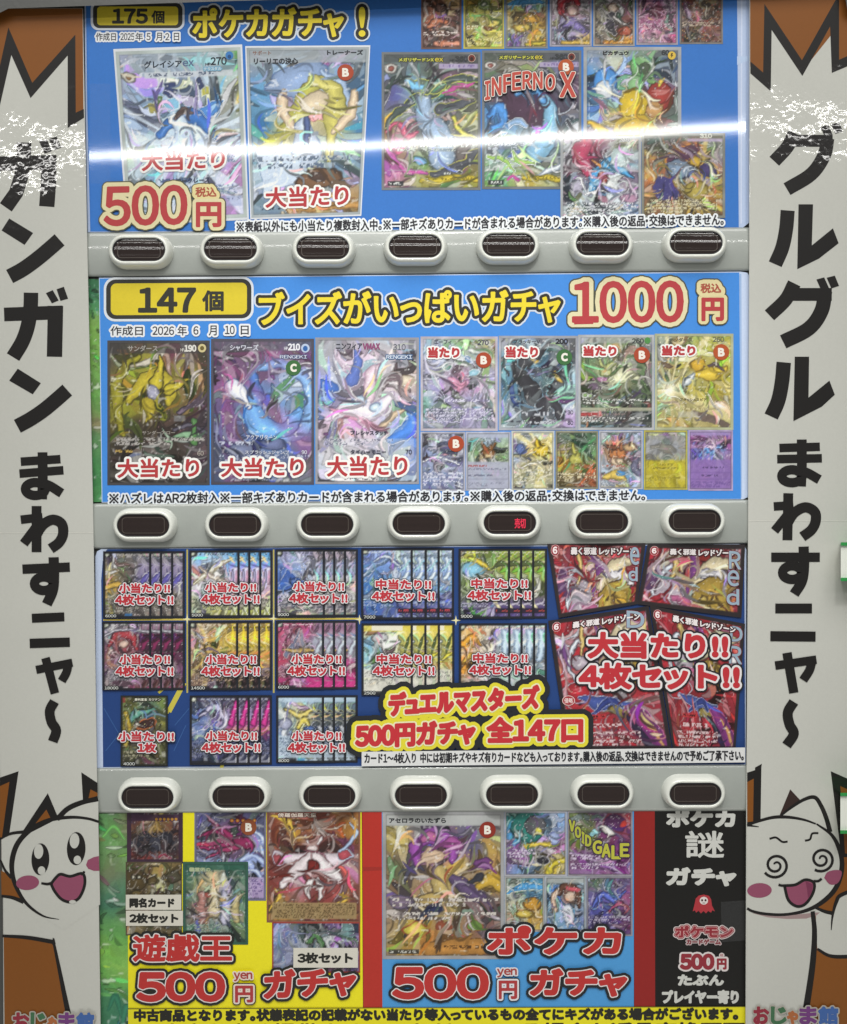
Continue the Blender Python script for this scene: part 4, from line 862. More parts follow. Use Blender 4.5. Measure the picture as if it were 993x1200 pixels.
# cropped top row
row = [((493.7, -8, 541.2, 57.5), 21, [(.2, .1, '5a3a34'), (.5, .3, 'a06a52'), (.8, .15, 'c9a878'), (.9, .4, '4a3230'), (.3, .55, 'b0664a'), (.7, .6, '6a4038'), (.2, .85, '4a302e'), (.8, .85, '5a3834')], [('st', [(.2, .6), (.35, .5), (.7, .52)], (.1, .14, .06), 'b06a4c', '3a2422'), ('bl', .5, .25, .12, .09, 0, '7a5c54', '2c1e1e'), ('pg', [(.68, .3), (.82, .3), (.86, .4), (.64, .4)], 'd9c49a', '6a4a30'), ('tx', .68, .77, 2, .05, .9, 'e6dcd6', '3a2624'), ('st', [(.36, .9), (.95, .9)], .1, 'c98a72', '5a3a34')], '6a5048'),
       ((543.3, -8, 591.2, 57.2), 22, [(.2, .1, 'b9a93e'), (.5, .2, 'a0a04a'), (.8, .15, 'd0c878'), (.3, .5, 'a8a05a'), (.7, .5, 'c6b860'), (.5, .8, 'b4a83c'), (.9, .85, 'c9c26a')], [('bl', .5, .2, .13, .12, 0, '93a46a', '54602e'), ('bl', .5, .2, .06, .05, 0, 'd8dcc8', '4a5a3a'), ('bl', .5, .5, .12, .12, 0, 'b9ae6a', '6a6a30'), ('tx', .58, .66, 2, .06, .5, 'ece9c8', '7a7434'), ('tx', .8, .95, 2, .1, .9, 'dcd694', '7a7434')], 'b0a850'),
       ((592.2, -8, 642.2, 56.8), 23, [(.2, .15, 'b9b062'), (.5, .15, '4f8ab4'), (.85, .15, '6a98a0'), (.3, .45, 'c0983e'), (.7, .45, 'a87a38'), (.2, .7, 'b4b8a8'), (.7, .7, 'b89a3e'), (.3, .92, '6a4a8a'), (.8, .9, 'b8aa3e')], [('st', [(.06, .2), (.4, .14), (.9, .16)], (.06, .2, .08), '4f8fc0', 'd9dcc8'), ('bl', .6, .45, .2, .11, 10, 'c8983c', '5a4020'), ('bl', .4, .62, .2, .08, 0, 'd3bc5a', '6a5424'), ('st', [(.5, .92), (.95, .9)], .06, 'b8a83c', '5a5424'), ('st', [(.1, .9), (.25, .75), (.3, .9)], (.03, .08, .03), '7a6aa8')], '7a8084'),
       ((644.4, -8, 693.6, 54.5), 24, [(.2, .2, 'b8b4c0'), (.45, .15, 'a03a42'), (.8, .2, 'c0b8c4'), (.5, .4, '9a6a72'), (.3, .6, '8a84a4'), (.75, .6, 'b0a8c4'), (.5, .85, 'a49cc0'), (.8, .9, 'b8a060')], [('st', [(.28, .35), (.3, .15), (.55, .05), (.68, .2)], (.14, .22, .1), 'a4323c', '5a1e28'), ('bl', .55, .32, .12, .13, 0, 'd8bcb0', '7a4a48'), ('st', [(.35, .6), (.55, .55), (.8, .7)], (.1, .2, .1), '7a6ea4', '4a4468'), ('tx', .66, .72, 1, .05, .85, '5a5674'), ('st', [(.3, .93), (.96, .92)], .07, 'c0a04a', '7a6838')], '9a98a4'),
       ((695.4, -8, 744, 54), 25, [(.2, .2, '8a8478'), (.5, .15, 'b8b0b4'), (.85, .2, '4a4a3e'), (.5, .4, '3a3436'), (.3, .55, '9a9480'), (.75, .55, '7a4a48'), (.5, .8, '6a6058'), (.8, .9, 'b8863e')], [('st', [(.35, .2), (.5, .06), (.66, .16)], (.06, .2, .06), 'c6bcc2', '5a4a52'), ('bl', .46, .28, .11, .1, 0, 'd8c2b0', '6a4a40'), ('st', [(.45, .42), (.4, .6), (.5, .75)], (.18, .22, .1), '37343a', 'b8b4b0'), ('st', [(.5, .45), (.66, .55), (.8, .6)], (.05, .05, .03), 'dcd8d4', '4a4444'), ('bl', .75, .72, .16, .1, 0, 'a4503c', '4a2820'), ('st', [(.3, .93), (.96, .92)], .08, 'c08a3c', '7a5a28')], '9a9690'),
       ((746, -8, 794.6, 52.5), 26, [(.2, .2, '8a5a7a'), (.5, .3, '7a3a54'), (.8, .2, 'b08aa8'), (.3, .6, 'a86a8c'), (.7, .6, 'b4789c'), (.3, .9, 'b8b0b4'), (.8, .85, 'a4587c')], [('bl', .5, .35, .14, .12, 0, '6a2c42', '4a1e30'), ('tx', .58, .72, 3, .06, .9, 'd6c2cc', '6a3a52'), ('sp', 60, 'd8a8c0', 1.2)], '96909a'),
       ((796.6, -8, 847.4, 51.5), 27, [(.2, .2, '5a4038'), (.6, .2, '6a5444'), (.5, .5, '7a4a40'), (.3, .8, '4e3c38'), (.8, .8, '6a4840')], [('bl', .6, .22, .12, .08, 0, '4a4038', '8a7a5a'), ('sp', 120, 'b08a5a', .8), ('sp', 60, 'a04a40', .9), ('tx', .56, .66, 2, .06, .95, 'c2b4a0', '4a3a34')], '7c7874')]
for bx, sd, pts, ops, fr in row: card(p1, HC - .0002, bx, sd, pts, ops, (), (fr, 2.2), cells=110, line=.7)

# ---------------------------------------------------------------- second poster
bk2 = tag(empty('backing_sheet', 110, 455), 'green meadow backing sheet showing as a strip left of the 1000 yen poster', 'backing sheet')
k = Ink(0.0006)
k.grid([(103.5, 327), (124, 327), (124, 588), (104, 588.5)], picture(20, 261, 41, [(.3, .05, '2f6a4a'), (.5, .12, '4a8a5a'), (.5, .2, '7aa24a'), (.5, .35, '6a9a48'), (.5, .55, '5f9448'), (.5, .67, '8a6a58'), (.5, .72, '4a8a52'), (.5, .9, '3f7e4a')], [], cells=140, line=.3, jit=.08, step=1.3))
k.build('meadow_print', M_INK, bk2)
p2 = tag(empty('display_poster', 490, 455), 'second blue laminated poster with the pill reading 147 and red price 1000 yen', 'poster')
HP2 = 0.0012
sheet('laminate_sheet', [(116.2, 325.5), (868, 318.2), (876, 319.5), (879.5, 326), (879.5, 575), (878, 582), (871, 585.2), (119.4, 589), (117.6, 450)], HP2, M_INK, 'c3d2ec', p2)
k = Ink(HP2 + .0001); k.poly([(116.9, 326.5), (866.5, 319.4), (868.5, 584.6), (120.2, 588.2)], '428adb')
k.poly([(866.7, 321), (869, 321), (869.8, 583), (868.6, 583)], '9cb8de'); k.build('blue_print', M_INK, p2)
h = HP2 + .0003
k = Ink(h)
k.rrect(121.8, 325, 297.5, 376.8, 13, 'd9dfe6', -1); k.rrect(124.6, 327.6, 294.8, 374, 11, '33332f', -1); k.rrect(130, 332.2, 289.6, 369.4, 6.5, 'd9c530', -1)
k.text('147', (163.5, 338.5, 228.5, 365), [(1.6, '33332c')]); k.text('個', (238, 341, 261.5, 364), [(0.9, '33332c')])
k.build('count_badge', M_INK, p2)
words(p2, 'date_lettering', h, [(a, b, W('34343a', 2.4, 0.2)) for a, b in (('作成日', (130, 382.4, 167.5, 393)), ('2026', (179, 382.6, 204, 392.4)), ('年', (208.5, 382, 219, 393)), ('6', (227, 382.4, 232.6, 392)), ('月', (245, 381.6, 254, 393)), ('10', (264, 381.8, 275, 391.5)), ('日', (282.5, 381.8, 291.5, 392)))])
words(p2, 'headline', h, [('ブイズがいっぱいガチャ', (304.5, 343.5, 656, 382), [(6.6, 'cdd6e2'), (4.6, '2b2b28'), (1.2, 'e6d232')], -5)])
k = Ink(h + .0003)
for r, c in ((8.2, '4f5040'), (6.6, 'dcd4ac'), (1.6, 'b23d42')):
    k.text('1000', (672, 331, 800, 377.5), [(r, c)], -1)
    if r == 1.6: k.poly([(673, 372.5), (695.5, 372), (695.5, 379.5), (673, 380)], c)
for r, c in ((6.4, '4f5040'), (5.0, 'dcd0a0')): k.text('円', (823.5, 350, 847.5, 375), [(r, c)]); k.text('税込', (821.5, 332.5, 845, 343), [(r, c)])
k.text('円', (823.5, 350, 847.5, 375), [(1.3, 'b23d42')]); k.text('税込', (821.5, 332.5, 845, 343), [(0.4, 'a8513f')])
k.build('price_lettering', M_INK, p2)
HC = HP2 + .0005; HT = HC + .0007
d1 = card(p2, HC, (126, 399, 246, 568.5), 51, [(.1, .1, '4a4444'), (.6, .08, '6a3a4e'), (.95, .1, '5a4248'), (.25, .2, '8a8a34'), (.45, .2, 'a8a032'), (.15, .4, '8f8c2c'), (.45, .4, 'b0a634'), (.75, .3, '8a842c'), (.8, .45, '4a4246'), (.3, .6, '2f2a26'), (.6, .55, '4a3a36'), (.85, .6, '5a4c58'), (.15, .8, '35302c'), (.5, .8, '3a322e'), (.9, .8, '463c42'), (.5, .95, '2c2a2a')],
     [('bx', 0, 0, 1, .09, '3c3a3c', .6), ('st', [(.3, .1), (.12, .25), (.1, .45), (.16, .65)], (.03, .12, .03), '8f8a2e', '3a3618'), ('st', [(.2, .42), (.35, .3), (.5, .26), (.62, .32), (.6, .42)], (.05, .2, .08), 'aea034', '4a431c'), ('st', [(.48, .3), (.52, .2), (.5, .1)], (.12, .07, .01), 'b6a836', '2c2818'), ('st', [(.6, .34), (.72, .3), (.8, .27)], (.1, .06, .01), 'b6a836', '2c2818'), ('st', [(.38, .42), (.42, .5), (.38, .55)], (.1, .06, .03), 'a59630', '4a431c'), ('bl', .44, .36, .06, .06, 0, 'a4a4b8', '5a5a6c'), ('sp', 60, '8a6a6e', .9),
      ('st', [(.7, .5), (.85, .42), (1, .5)], .03, '6a5c6c', '2a2630'), ('st', [(.66, .62), (.84, .58), (1, .66)], .03, '54505c', '2a2630'), ('bx', .65, .52, .76, .56, '7a7c80', .7), ('st', [(.85, .55), (.84, .7)], .05, '4f7a48', '2a2a2a'), ('tx', .67, .73, 2, .08, .95, 'b4b0ac', '2c2826'), ('tx', .755, .78, 1, .08, .25, 'c8a858'), ('tx', .95, .97, 1, .3, .7, '8a8684')],
     [('サンダース', .2, .035, .49, .075, (0.2, '9a9690')), ('190', .755, .033, .865, .075, (0.5, 'd8d6d0')), ('HP', .715, .055, .75, .075, (0.1, 'c8c6c0')), ('サンダーアロー', .34, .625, .66, .65, (0.1, '9a948c')), ('60', .88, .765, .94, .795, (0.1, 'a8a29a'))],
     frame=('464547', 3), cells=130, line=.8, label='near-black card with yellow sweeps')
k = Ink(HC + .0004); k.ell(237, 408, 4.8, 5, 'c9bd8c'); k.ell(237, 408, 2.4, 2.6, '6a5c30'); k.build('energy_symbol', M_INK, d1)
prize(d1, '大当たり', (138.5, 538.5, 233, 559.5), HT, 3.4, -1)
d2 = card(p2, HC, (247.5, 397, 368.3, 568), 52, [(.1, .1, '4a4656'), (.5, .08, '6a4e68'), (.9, .08, '4a5a7a'), (.15, .25, '8a5a86'), (.5, .22, '9a7aa4'), (.85, .3, '9fb2d0'), (.1, .45, '5a4a72'), (.4, .42, '6f9cd4'), (.6, .5, '7fb0e2'), (.9, .5, '8a9cc8'), (.2, .62, '5c6a8c'), (.5, .65, '3e5a9c'), (.85, .66, '6c78a8'), (.2, .85, '4a5068'), (.6, .82, '6a7aa0'), (.9, .9, '3c4050'), (.5, .97, '343844')],
     [('bx', 0, 0, 1, .085, '5c5866', .55), ('st', [(.45, .2), (.75, .18), (.95, .35), (.95, .55), (.75, .68), (.5, .64)], (.06, .12, .1), '7fa6d8', '4a5f94'), ('st', [(.42, .4), (.4, .5), (.5, .6), (.72, .62), (.85, .5)], (.16, .2, .08), '6fa2de', '33508c'), ('st', [(.22, .34), (.3, .38), (.36, .46)], (.16, .1, .06), 'd5d8e6', '4a5c94'), ('st', [(.45, .36), (.42, .28), (.4, .22)], (.1, .07, .01), '4f74b8', '2c4474'), ('bl', .43, .4, .08, .07, 0, '6c9cd8', '33508c'), ('bl', .12, .55, .07, .06, 0, '7a8c88', '4a5664'), ('ry', .1, .1, 30, 'a04a86', .4), ('sp', 60, 'dfe4f0', 1.1), ('bl', .6, .72, .12, .05, 0, '6a749c', '3c4668'), ('bl', .3, .76, .14, .05, 0, '737c9c', '3c4668'),
      ('tx', .70, .735, 1, .08, .4, 'c8cede', '4a5478'), ('tx', .79, .86, 2, .08, .95, 'b4bcd0', '4a5478'), ('tx', .955, .975, 1, .2, .7, '9aa0b0'), ('bl', .11, .675, .025, .018, 0, 'd8dae0', '50546a')],
     [('シャワーズ', .185, .04, .46, .08, (0.2, 'c6c8d4')), ('210', .75, .035, .86, .078, (0.5, 'e2e4ea')), ('HP', .71, .055, .745, .078, (0.1, 'd6d8e0')), ('RENGEKI', .67, .112, .93, .135, (0.6, '4a5a84'), (0.0, 'e0e4ee')), ('アクアリターン', .34, .66, .64, .69, (0.1, 'd0d4e0')), ('スプラッシュジャンプ', .33, .765, .76, .79, (0.1, 'd0d4e0')), ('90', .88, .765, .93, .79, (0.1, 'd0d4e0'))],
     frame=('4c4a56', 3), cells=140, line=.7, label='violet and blue card with curled blue ribbons')
k = Ink(HC + .0004); k.ell(358, 408, 5, 5.2, 'b4c4dc'); k.ell(358, 408.4, 2.8, 3.2, '2f62a4'); k.build('energy_symbol', M_INK, d2)
prize(d2, '大当たり', (260, 537.5, 355.5, 558.5), HT, 3.4, -1); mark(d2, HT, 344, 431, 9, 'C', GRN_C)
d3 = card(p2, HC, (369.7, 395.5, 491.3, 567.3), 53, [(.1, .08, '9a9aa4'), (.5, .05, 'a9a0aa'), (.9, .06, '8f98a8'), (.15, .25, 'c9c6da'), (.4, .2, 'b08ab0'), (.65, .25, 'd2c2d6'), (.9, .25, 'c6b0a0'), (.1, .35, '5a7abf'), (.3, .4, 'd8bccb'), (.55, .45, 'd6dce8'), (.8, .42, 'b8a4b4'), (.15, .58, 'cdb9cb'), (.45, .6, 'c9a4b4'), (.7, .62, 'b8c4da'), (.92, .55, '4a78c8'), (.9, .68, '4f82cf'), (.3, .75, 'c8c4d2'), (.7, .76, 'b0b8d0'), (.5, .9, 'd8dade')],
     [('bx', 0, 0, 1, .08, 'aeb0b8', .55), ('st', [(.35, .3), (.4, .2), (.38, .1)], (.12, .1, .03), '5f74b8', 'cfc6da'), ('bl', .12, .33, .12, .06, 20, '4f76c4', 'c6cde0'), ('st', [(.5, .4), (.55, .25), (.62, .2)], (.1, .12, .05), 'dcc6d4', '9a7a96'), ('st', [(.2, .55), (.35, .48), (.55, .5), (.75, .4)], (.06, .22, .06), 'ddd6e2', '9a86a4'), ('bl', .42, .44, .06, .045, 0, 'c6dcec', '7a88ac'), ('bl', .58, .47, .05, .04, 0, 'c6dcec', '7a88ac'), ('bl', .88, .3, .07, .07, -30, 'd8cdb8', '8a7a6a'), ('st', [(.6, .62), (.75, .55), (.85, .5)], (.03, .07, .03), 'c8b49a', '8a7a70'), ('st', [(.75, .7), (.9, .62), (.98, .52)], (.1, .14, .05), '4a7ecf', 'cfdaea'), ('sp', 70, 'eef0f4', 1.2), ('st', [(.1, .48), (.5, .58), (.7, .66)], (.02, .05, .01), 'c290a8'),
      ('bx', .04, .69, .95, .86, 'd5d6de', .35), ('tx', .69, .74, 2, .08, .75, '66687c', 'd8d8e0'), ('tx', .955, .975, 1, .25, .6, '6a6c76'), ('bl', .1, .65, .025, .018, 0, '6a4a72'), ('bl', .1, .785, .012, .009, 0, '44464c'), ('bl', .17, .785, .012, .009, 0, '44464c'), ('bl', .24, .785, .012, .009, 0, '44464c'), ('st', [(.0, .9), (.06, .97), (.5, .985), (1, .97)], .02, '3c3e46')],
     [('ニンフィア', .2, .042, .45, .082, (0.3, '30323c')), ('VMAX', .46, .042, .62, .08, (0.5, '8a4a72')), ('310', .75, .045, .87, .085, (0.4, 'c6c8d0'), (0.1, '4a4c58')), ('RENGEKI', .685, .12, .93, .145, (1.0, '4a6a94'), (0.1, 'd8e0ea')), ('プレシャスタッチ', .34, .635, .7, .665, (0.15, '36384a')), ('タイハーモニー', .34, .765, .68, .795, (0.15, '36384a')), ('70', .87, .765, .93, .795, (0.15, '36384a'))],
     frame=('8e8f97', 3), cells=140, line=.4, label='pale pink and white card with blue ribbons')
prize(d3, '大当たり', (384, 535.5, 477, 558), HT, 3.4, -1)
d4 = card(p2, HC, (493, 394.3, 583.5, 505), 54, [(.1, .05, 'a8aab0'), (.6, .04, '7aa060'), (.95, .1, 'c0b44a'), (.3, .2, '8a9ab8'), (.6, .25, '8fae9a'), (.2, .45, '9a94bc'), (.5, .5, 'bc88a4'), (.8, .45, '9a92c0'), (.05, .75, '7ab0a0'), (.3, .75, '8c86ae'), (.7, .75, '908ab2'), (.95, .8, 'c6b8c0'), (.5, .93, '7f7aa0')],
     [('bl', .35, .32, .05, .04, 0, '6a9a8a', 'cfd8dc'), ('bl', .5, .27, .05, .04, 0, '8ab48a', 'd8e0dc'), ('bl', .62, .25, .05, .045, 10, '5f8ab8', 'd8e0e8'), ('bl', .7, .38, .07, .04, -20, '8fc0d0', 'd8e4e8'), ('st', [(.4, .45), (.5, .52), (.6, .48)], (.06, .14, .06), 'c486a0', '8a6a94'), ('sp', 90, 'd8d6ea', 1.1), ('ry', .5, .5, 50, 'c9c6e0', .35), ('tx', .66, .7, 1, .3, .9, 'dad8ea', '7a749c'), ('tx', .76, .92, 5, .05, .95, 'd5d3e6', '6a6690'), ('bx', .0, .9, 1, .97, '8a86a8', .4)],
     [('エーフィ', .18, .04, .4, .085, (0.2, '4a4c5c')), ('270', .74, .04, .88, .09, (0.3, '4a4a5a'))], frame=('b0aab4', 3), cells=130, line=.5, label='lilac card with small gems')
prize(d4, '当たり', (502.5, 407.5, 538, 418.8), HT, 2.6); mark(d4, HT, 567, 422, 9.2, 'B', BRN_B)
d5 = card(p2, HC, (584.5, 393.5, 677.5, 504.3), 55, [(.1, .05, '9a9ca4'), (.6, .05, '8a8e98'), (.95, .1, '5a5a5e'), (.2, .3, '6a98b4'), (.5, .25, '5aa0c0'), (.8, .25, '3c3c40'), (.15, .6, '5f96b8'), (.35, .6, '35353a'), (.5, .65, '3a3a3e'), (.8, .6, '7ab4a8'), (.95, .5, '9ab8c8'), (.15, .85, '9aa6b8'), (.5, .88, '6a7488'), (.9, .85, 'b8a0c0')],
     [('st', [(.22, .32), (.3, .45), (.42, .6), (.42, .82)], (.14, .2, .3), '333338', '6a8a9c'), ('st', [(.3, .3), (.5, .2), (.62, .08)], (.12, .13, .05), '37373c', '7aa0b0'), ('st', [(.62, .62), (.78, .45), (.88, .3)], (.05, .16, .07), '36363c', '7ab0b8'), ('st', [(.42, .23), (.48, .27)], .05, 'c0a050'), ('st', [(.7, .4), (.82, .48)], .05, 'c6a850'), ('st', [(.1, .2), (.06, .3), (.12, .42)], .03, '44484e'), ('st', [(.56, .75), (.68, .7), (.78, .86)], (.2, .14, .08), '3a3a40', '8a9aa8'), ('st', [(.7, .62), (.85, .55), (1, .52)], (.02, .08, .02), '8ac4b0'), ('ry', .6, .5, 30, 'c8dcdc', .3), ('tx', .8, .86, 1, .3, .7, 'c8ccd4', '4a4e5a'), ('tx', .9, .94, 1, .3, .72, 'c8ccd4', '4a4e5a'), ('bl', .1, .91, .02, .016, 0, '3a3c48'), ('bl', .17, .91, .02, .016, 0, '3a3c48'), ('bl', .24, .91, .02, .016, 0, '3a3c48'), ('sp', 30, 'e0e6ea', 1)],
     [('ブラッキーV', .19, .04, .52, .085, (0.2, '3a3c44')), ('200', .72, .035, .87, .085, (0.5, '2c2e34')), ('30', .87, .79, .94, .83, (0.1, '4a4c58')), ('80', .87, .9, .94, .94, (0.1, '4a4c58'))], frame=('9a9da6', 3), cells=110, line=.4, label='teal card with sweeping black forms')
prize(d5, '当たり', (593.5, 406.8, 630, 418.5), HT, 2.6); mark(d5, HT, 661.5, 418.5, 9.2, 'C', GRN_C)
d6 = card(p2, HC, (677.7, 392.3, 767, 504), 56, [(.1, .05, 'a0a4a4'), (.9, .05, '9aa0a0'), (.15, .25, '5f7a56'), (.45, .2, '7a8a68'), (.8, .25, '55694c'), (.4, .38, 'b8bc8c'), (.6, .42, 'c9cc9c'), (.15, .5, '54604a'), (.85, .5, '5f7852'), (.3, .62, '4c4c42'), (.7, .62, '464a40'), (.2, .85, '4e5050'), (.7, .85, '474a4a'), (.5, .97, '5a5a64')],
     [('bx', 0, 0, 1, .09, 'a8abac', .6), ('bl', .36, .38, .08, .07, 0, 'c3c78e', '5a6a40'), ('st', [(.4, .34), (.5, .28)], (.06, .02), 'b9bf80', '5a6a40'), ('st', [(.32, .33), (.3, .26)], (.05, .02), 'b9bf80', '5a6a40'), ('st', [(.45, .48), (.6, .42), (.75, .44)], (.1, .2, .08), 'd0d2b0', '6a7450'), ('sp', 90, '9aa884', 1), ('bl', .2, .55, .1, .04, 0, '6a5a6c'), ('bl', .1, .64, .025, .02, 0, '8aa870', 'd8dcd8'), ('bl', .16, .64, .025, .02, 0, '8aa870', 'd8dcd8'), ('bl', .22, .64, .025, .02, 0, 'd0d4d4', '3a3c3c'), ('tx', .67, .73, 2, .06, .95, 'd6d8d4', '3a3c3a'), ('bx', .03, .765, .97, .8, 'b4b49c', .8), ('st', [(.05, .835), (.28, .835)], .05, 'a04444', 'd0c0bc'), ('tx', .82, .85, 1, .33, .66, '8a7a78'), ('tx', .86, .92, 2, .06, .95, 'd0d2d0', '3a3c3c')],
     [('260', .71, .04, .86, .09, (0.35, '3a4040')), ('VSTAR', .36, .772, .52, .795, (0.1, '44443a'))], frame=('a6a9ac', 3), cells=150, line=.75, label='forest green card with a pale leafy form')
k = Ink(HC + .0004); k.ell(759, 399, 3.6, 3.8, '4f8a4a'); k.build('energy_symbol', M_INK, d6)
prize(d6, '当たり', (684.5, 406, 722, 416.8), HT, 2.6); mark(d6, HT, 752.5, 416, 9.4, 'B', BRN_B)
d7 = card(p2, HC, (767.4, 391, 859.7, 503.8), 57, [(.1, .05, '9aa08c'), (.5, .03, 'a8b46a'), (.95, .08, 'b0b848'), (.2, .25, '7a8a9c'), (.45, .3, 'b8ae5a'), (.8, .25, 'a8a848'), (.1, .45, '8a98a8'), (.4, .45, 'c9b84a'), (.75, .4, 'd0bc4a'), (.2, .58, 'e0d8a0'), (.6, .6, 'c4b45a'), (.05, .75, '9ab84e'), (.35, .75, 'c0b46a'), (.8, .72, '8a7a50'), (.2, .92, 'b8a85a'), (.6, .9, '9a9a44'), (.95, .92, 'a8b04a')],
     [('ry', .2, .58, 46, 'e9e0b0', .8), ('ry', .2, .58, 30, '8a7a44', .5), ('so', .2, .58, .12, 'fff6d8', .95), ('bl', .55, .32, .09, .07, -15, 'd0a83a', '6a5424'), ('st', [(.5, .42), (.7, .42), (.9, .36)], (.06, .16, .06), 'd0b544', '7a6428'), ('st', [(.62, .34), (.78, .33), (.9, .4)], (.02, .06, .02), '55484a'), ('st', [(.4, .5), (.48, .42)], (.08, .04), 'c8d0d4', '7a8a94'), ('bl', .15, .33, .08, .04, 20, '6a5a4a', 'b8a46a'), ('tx', .77, .8, 1, .3, .8, 'd8d0a0', '7a6a40'), ('bx', .3, .81, .55, .87, 'b8b4a4', .6), ('pg', [(.45, .78), (.95, .92), (.95, .98), (.6, .9)], '6a5c54'), ('sp', 50, 'f0ead0', 1)],
     [('サンダース', .18, .045, .48, .085, (0.2, '5a5c48')), ('260', .74, .035, .88, .085, (0.3, '6a6c54')), ('ブラッシュスピア', .32, .67, .66, .7, (0.1, '5c5030'))], frame=('a8ac8c', 3), cells=130, line=.55, label='yellow card with rays bursting from the left')
prize(d7, '当たり', (776.5, 405.5, 814.5, 416.2), HT, 2.6); mark(d7, HT, 845.4, 412.7, 9.4, 'B', 'b0532a')
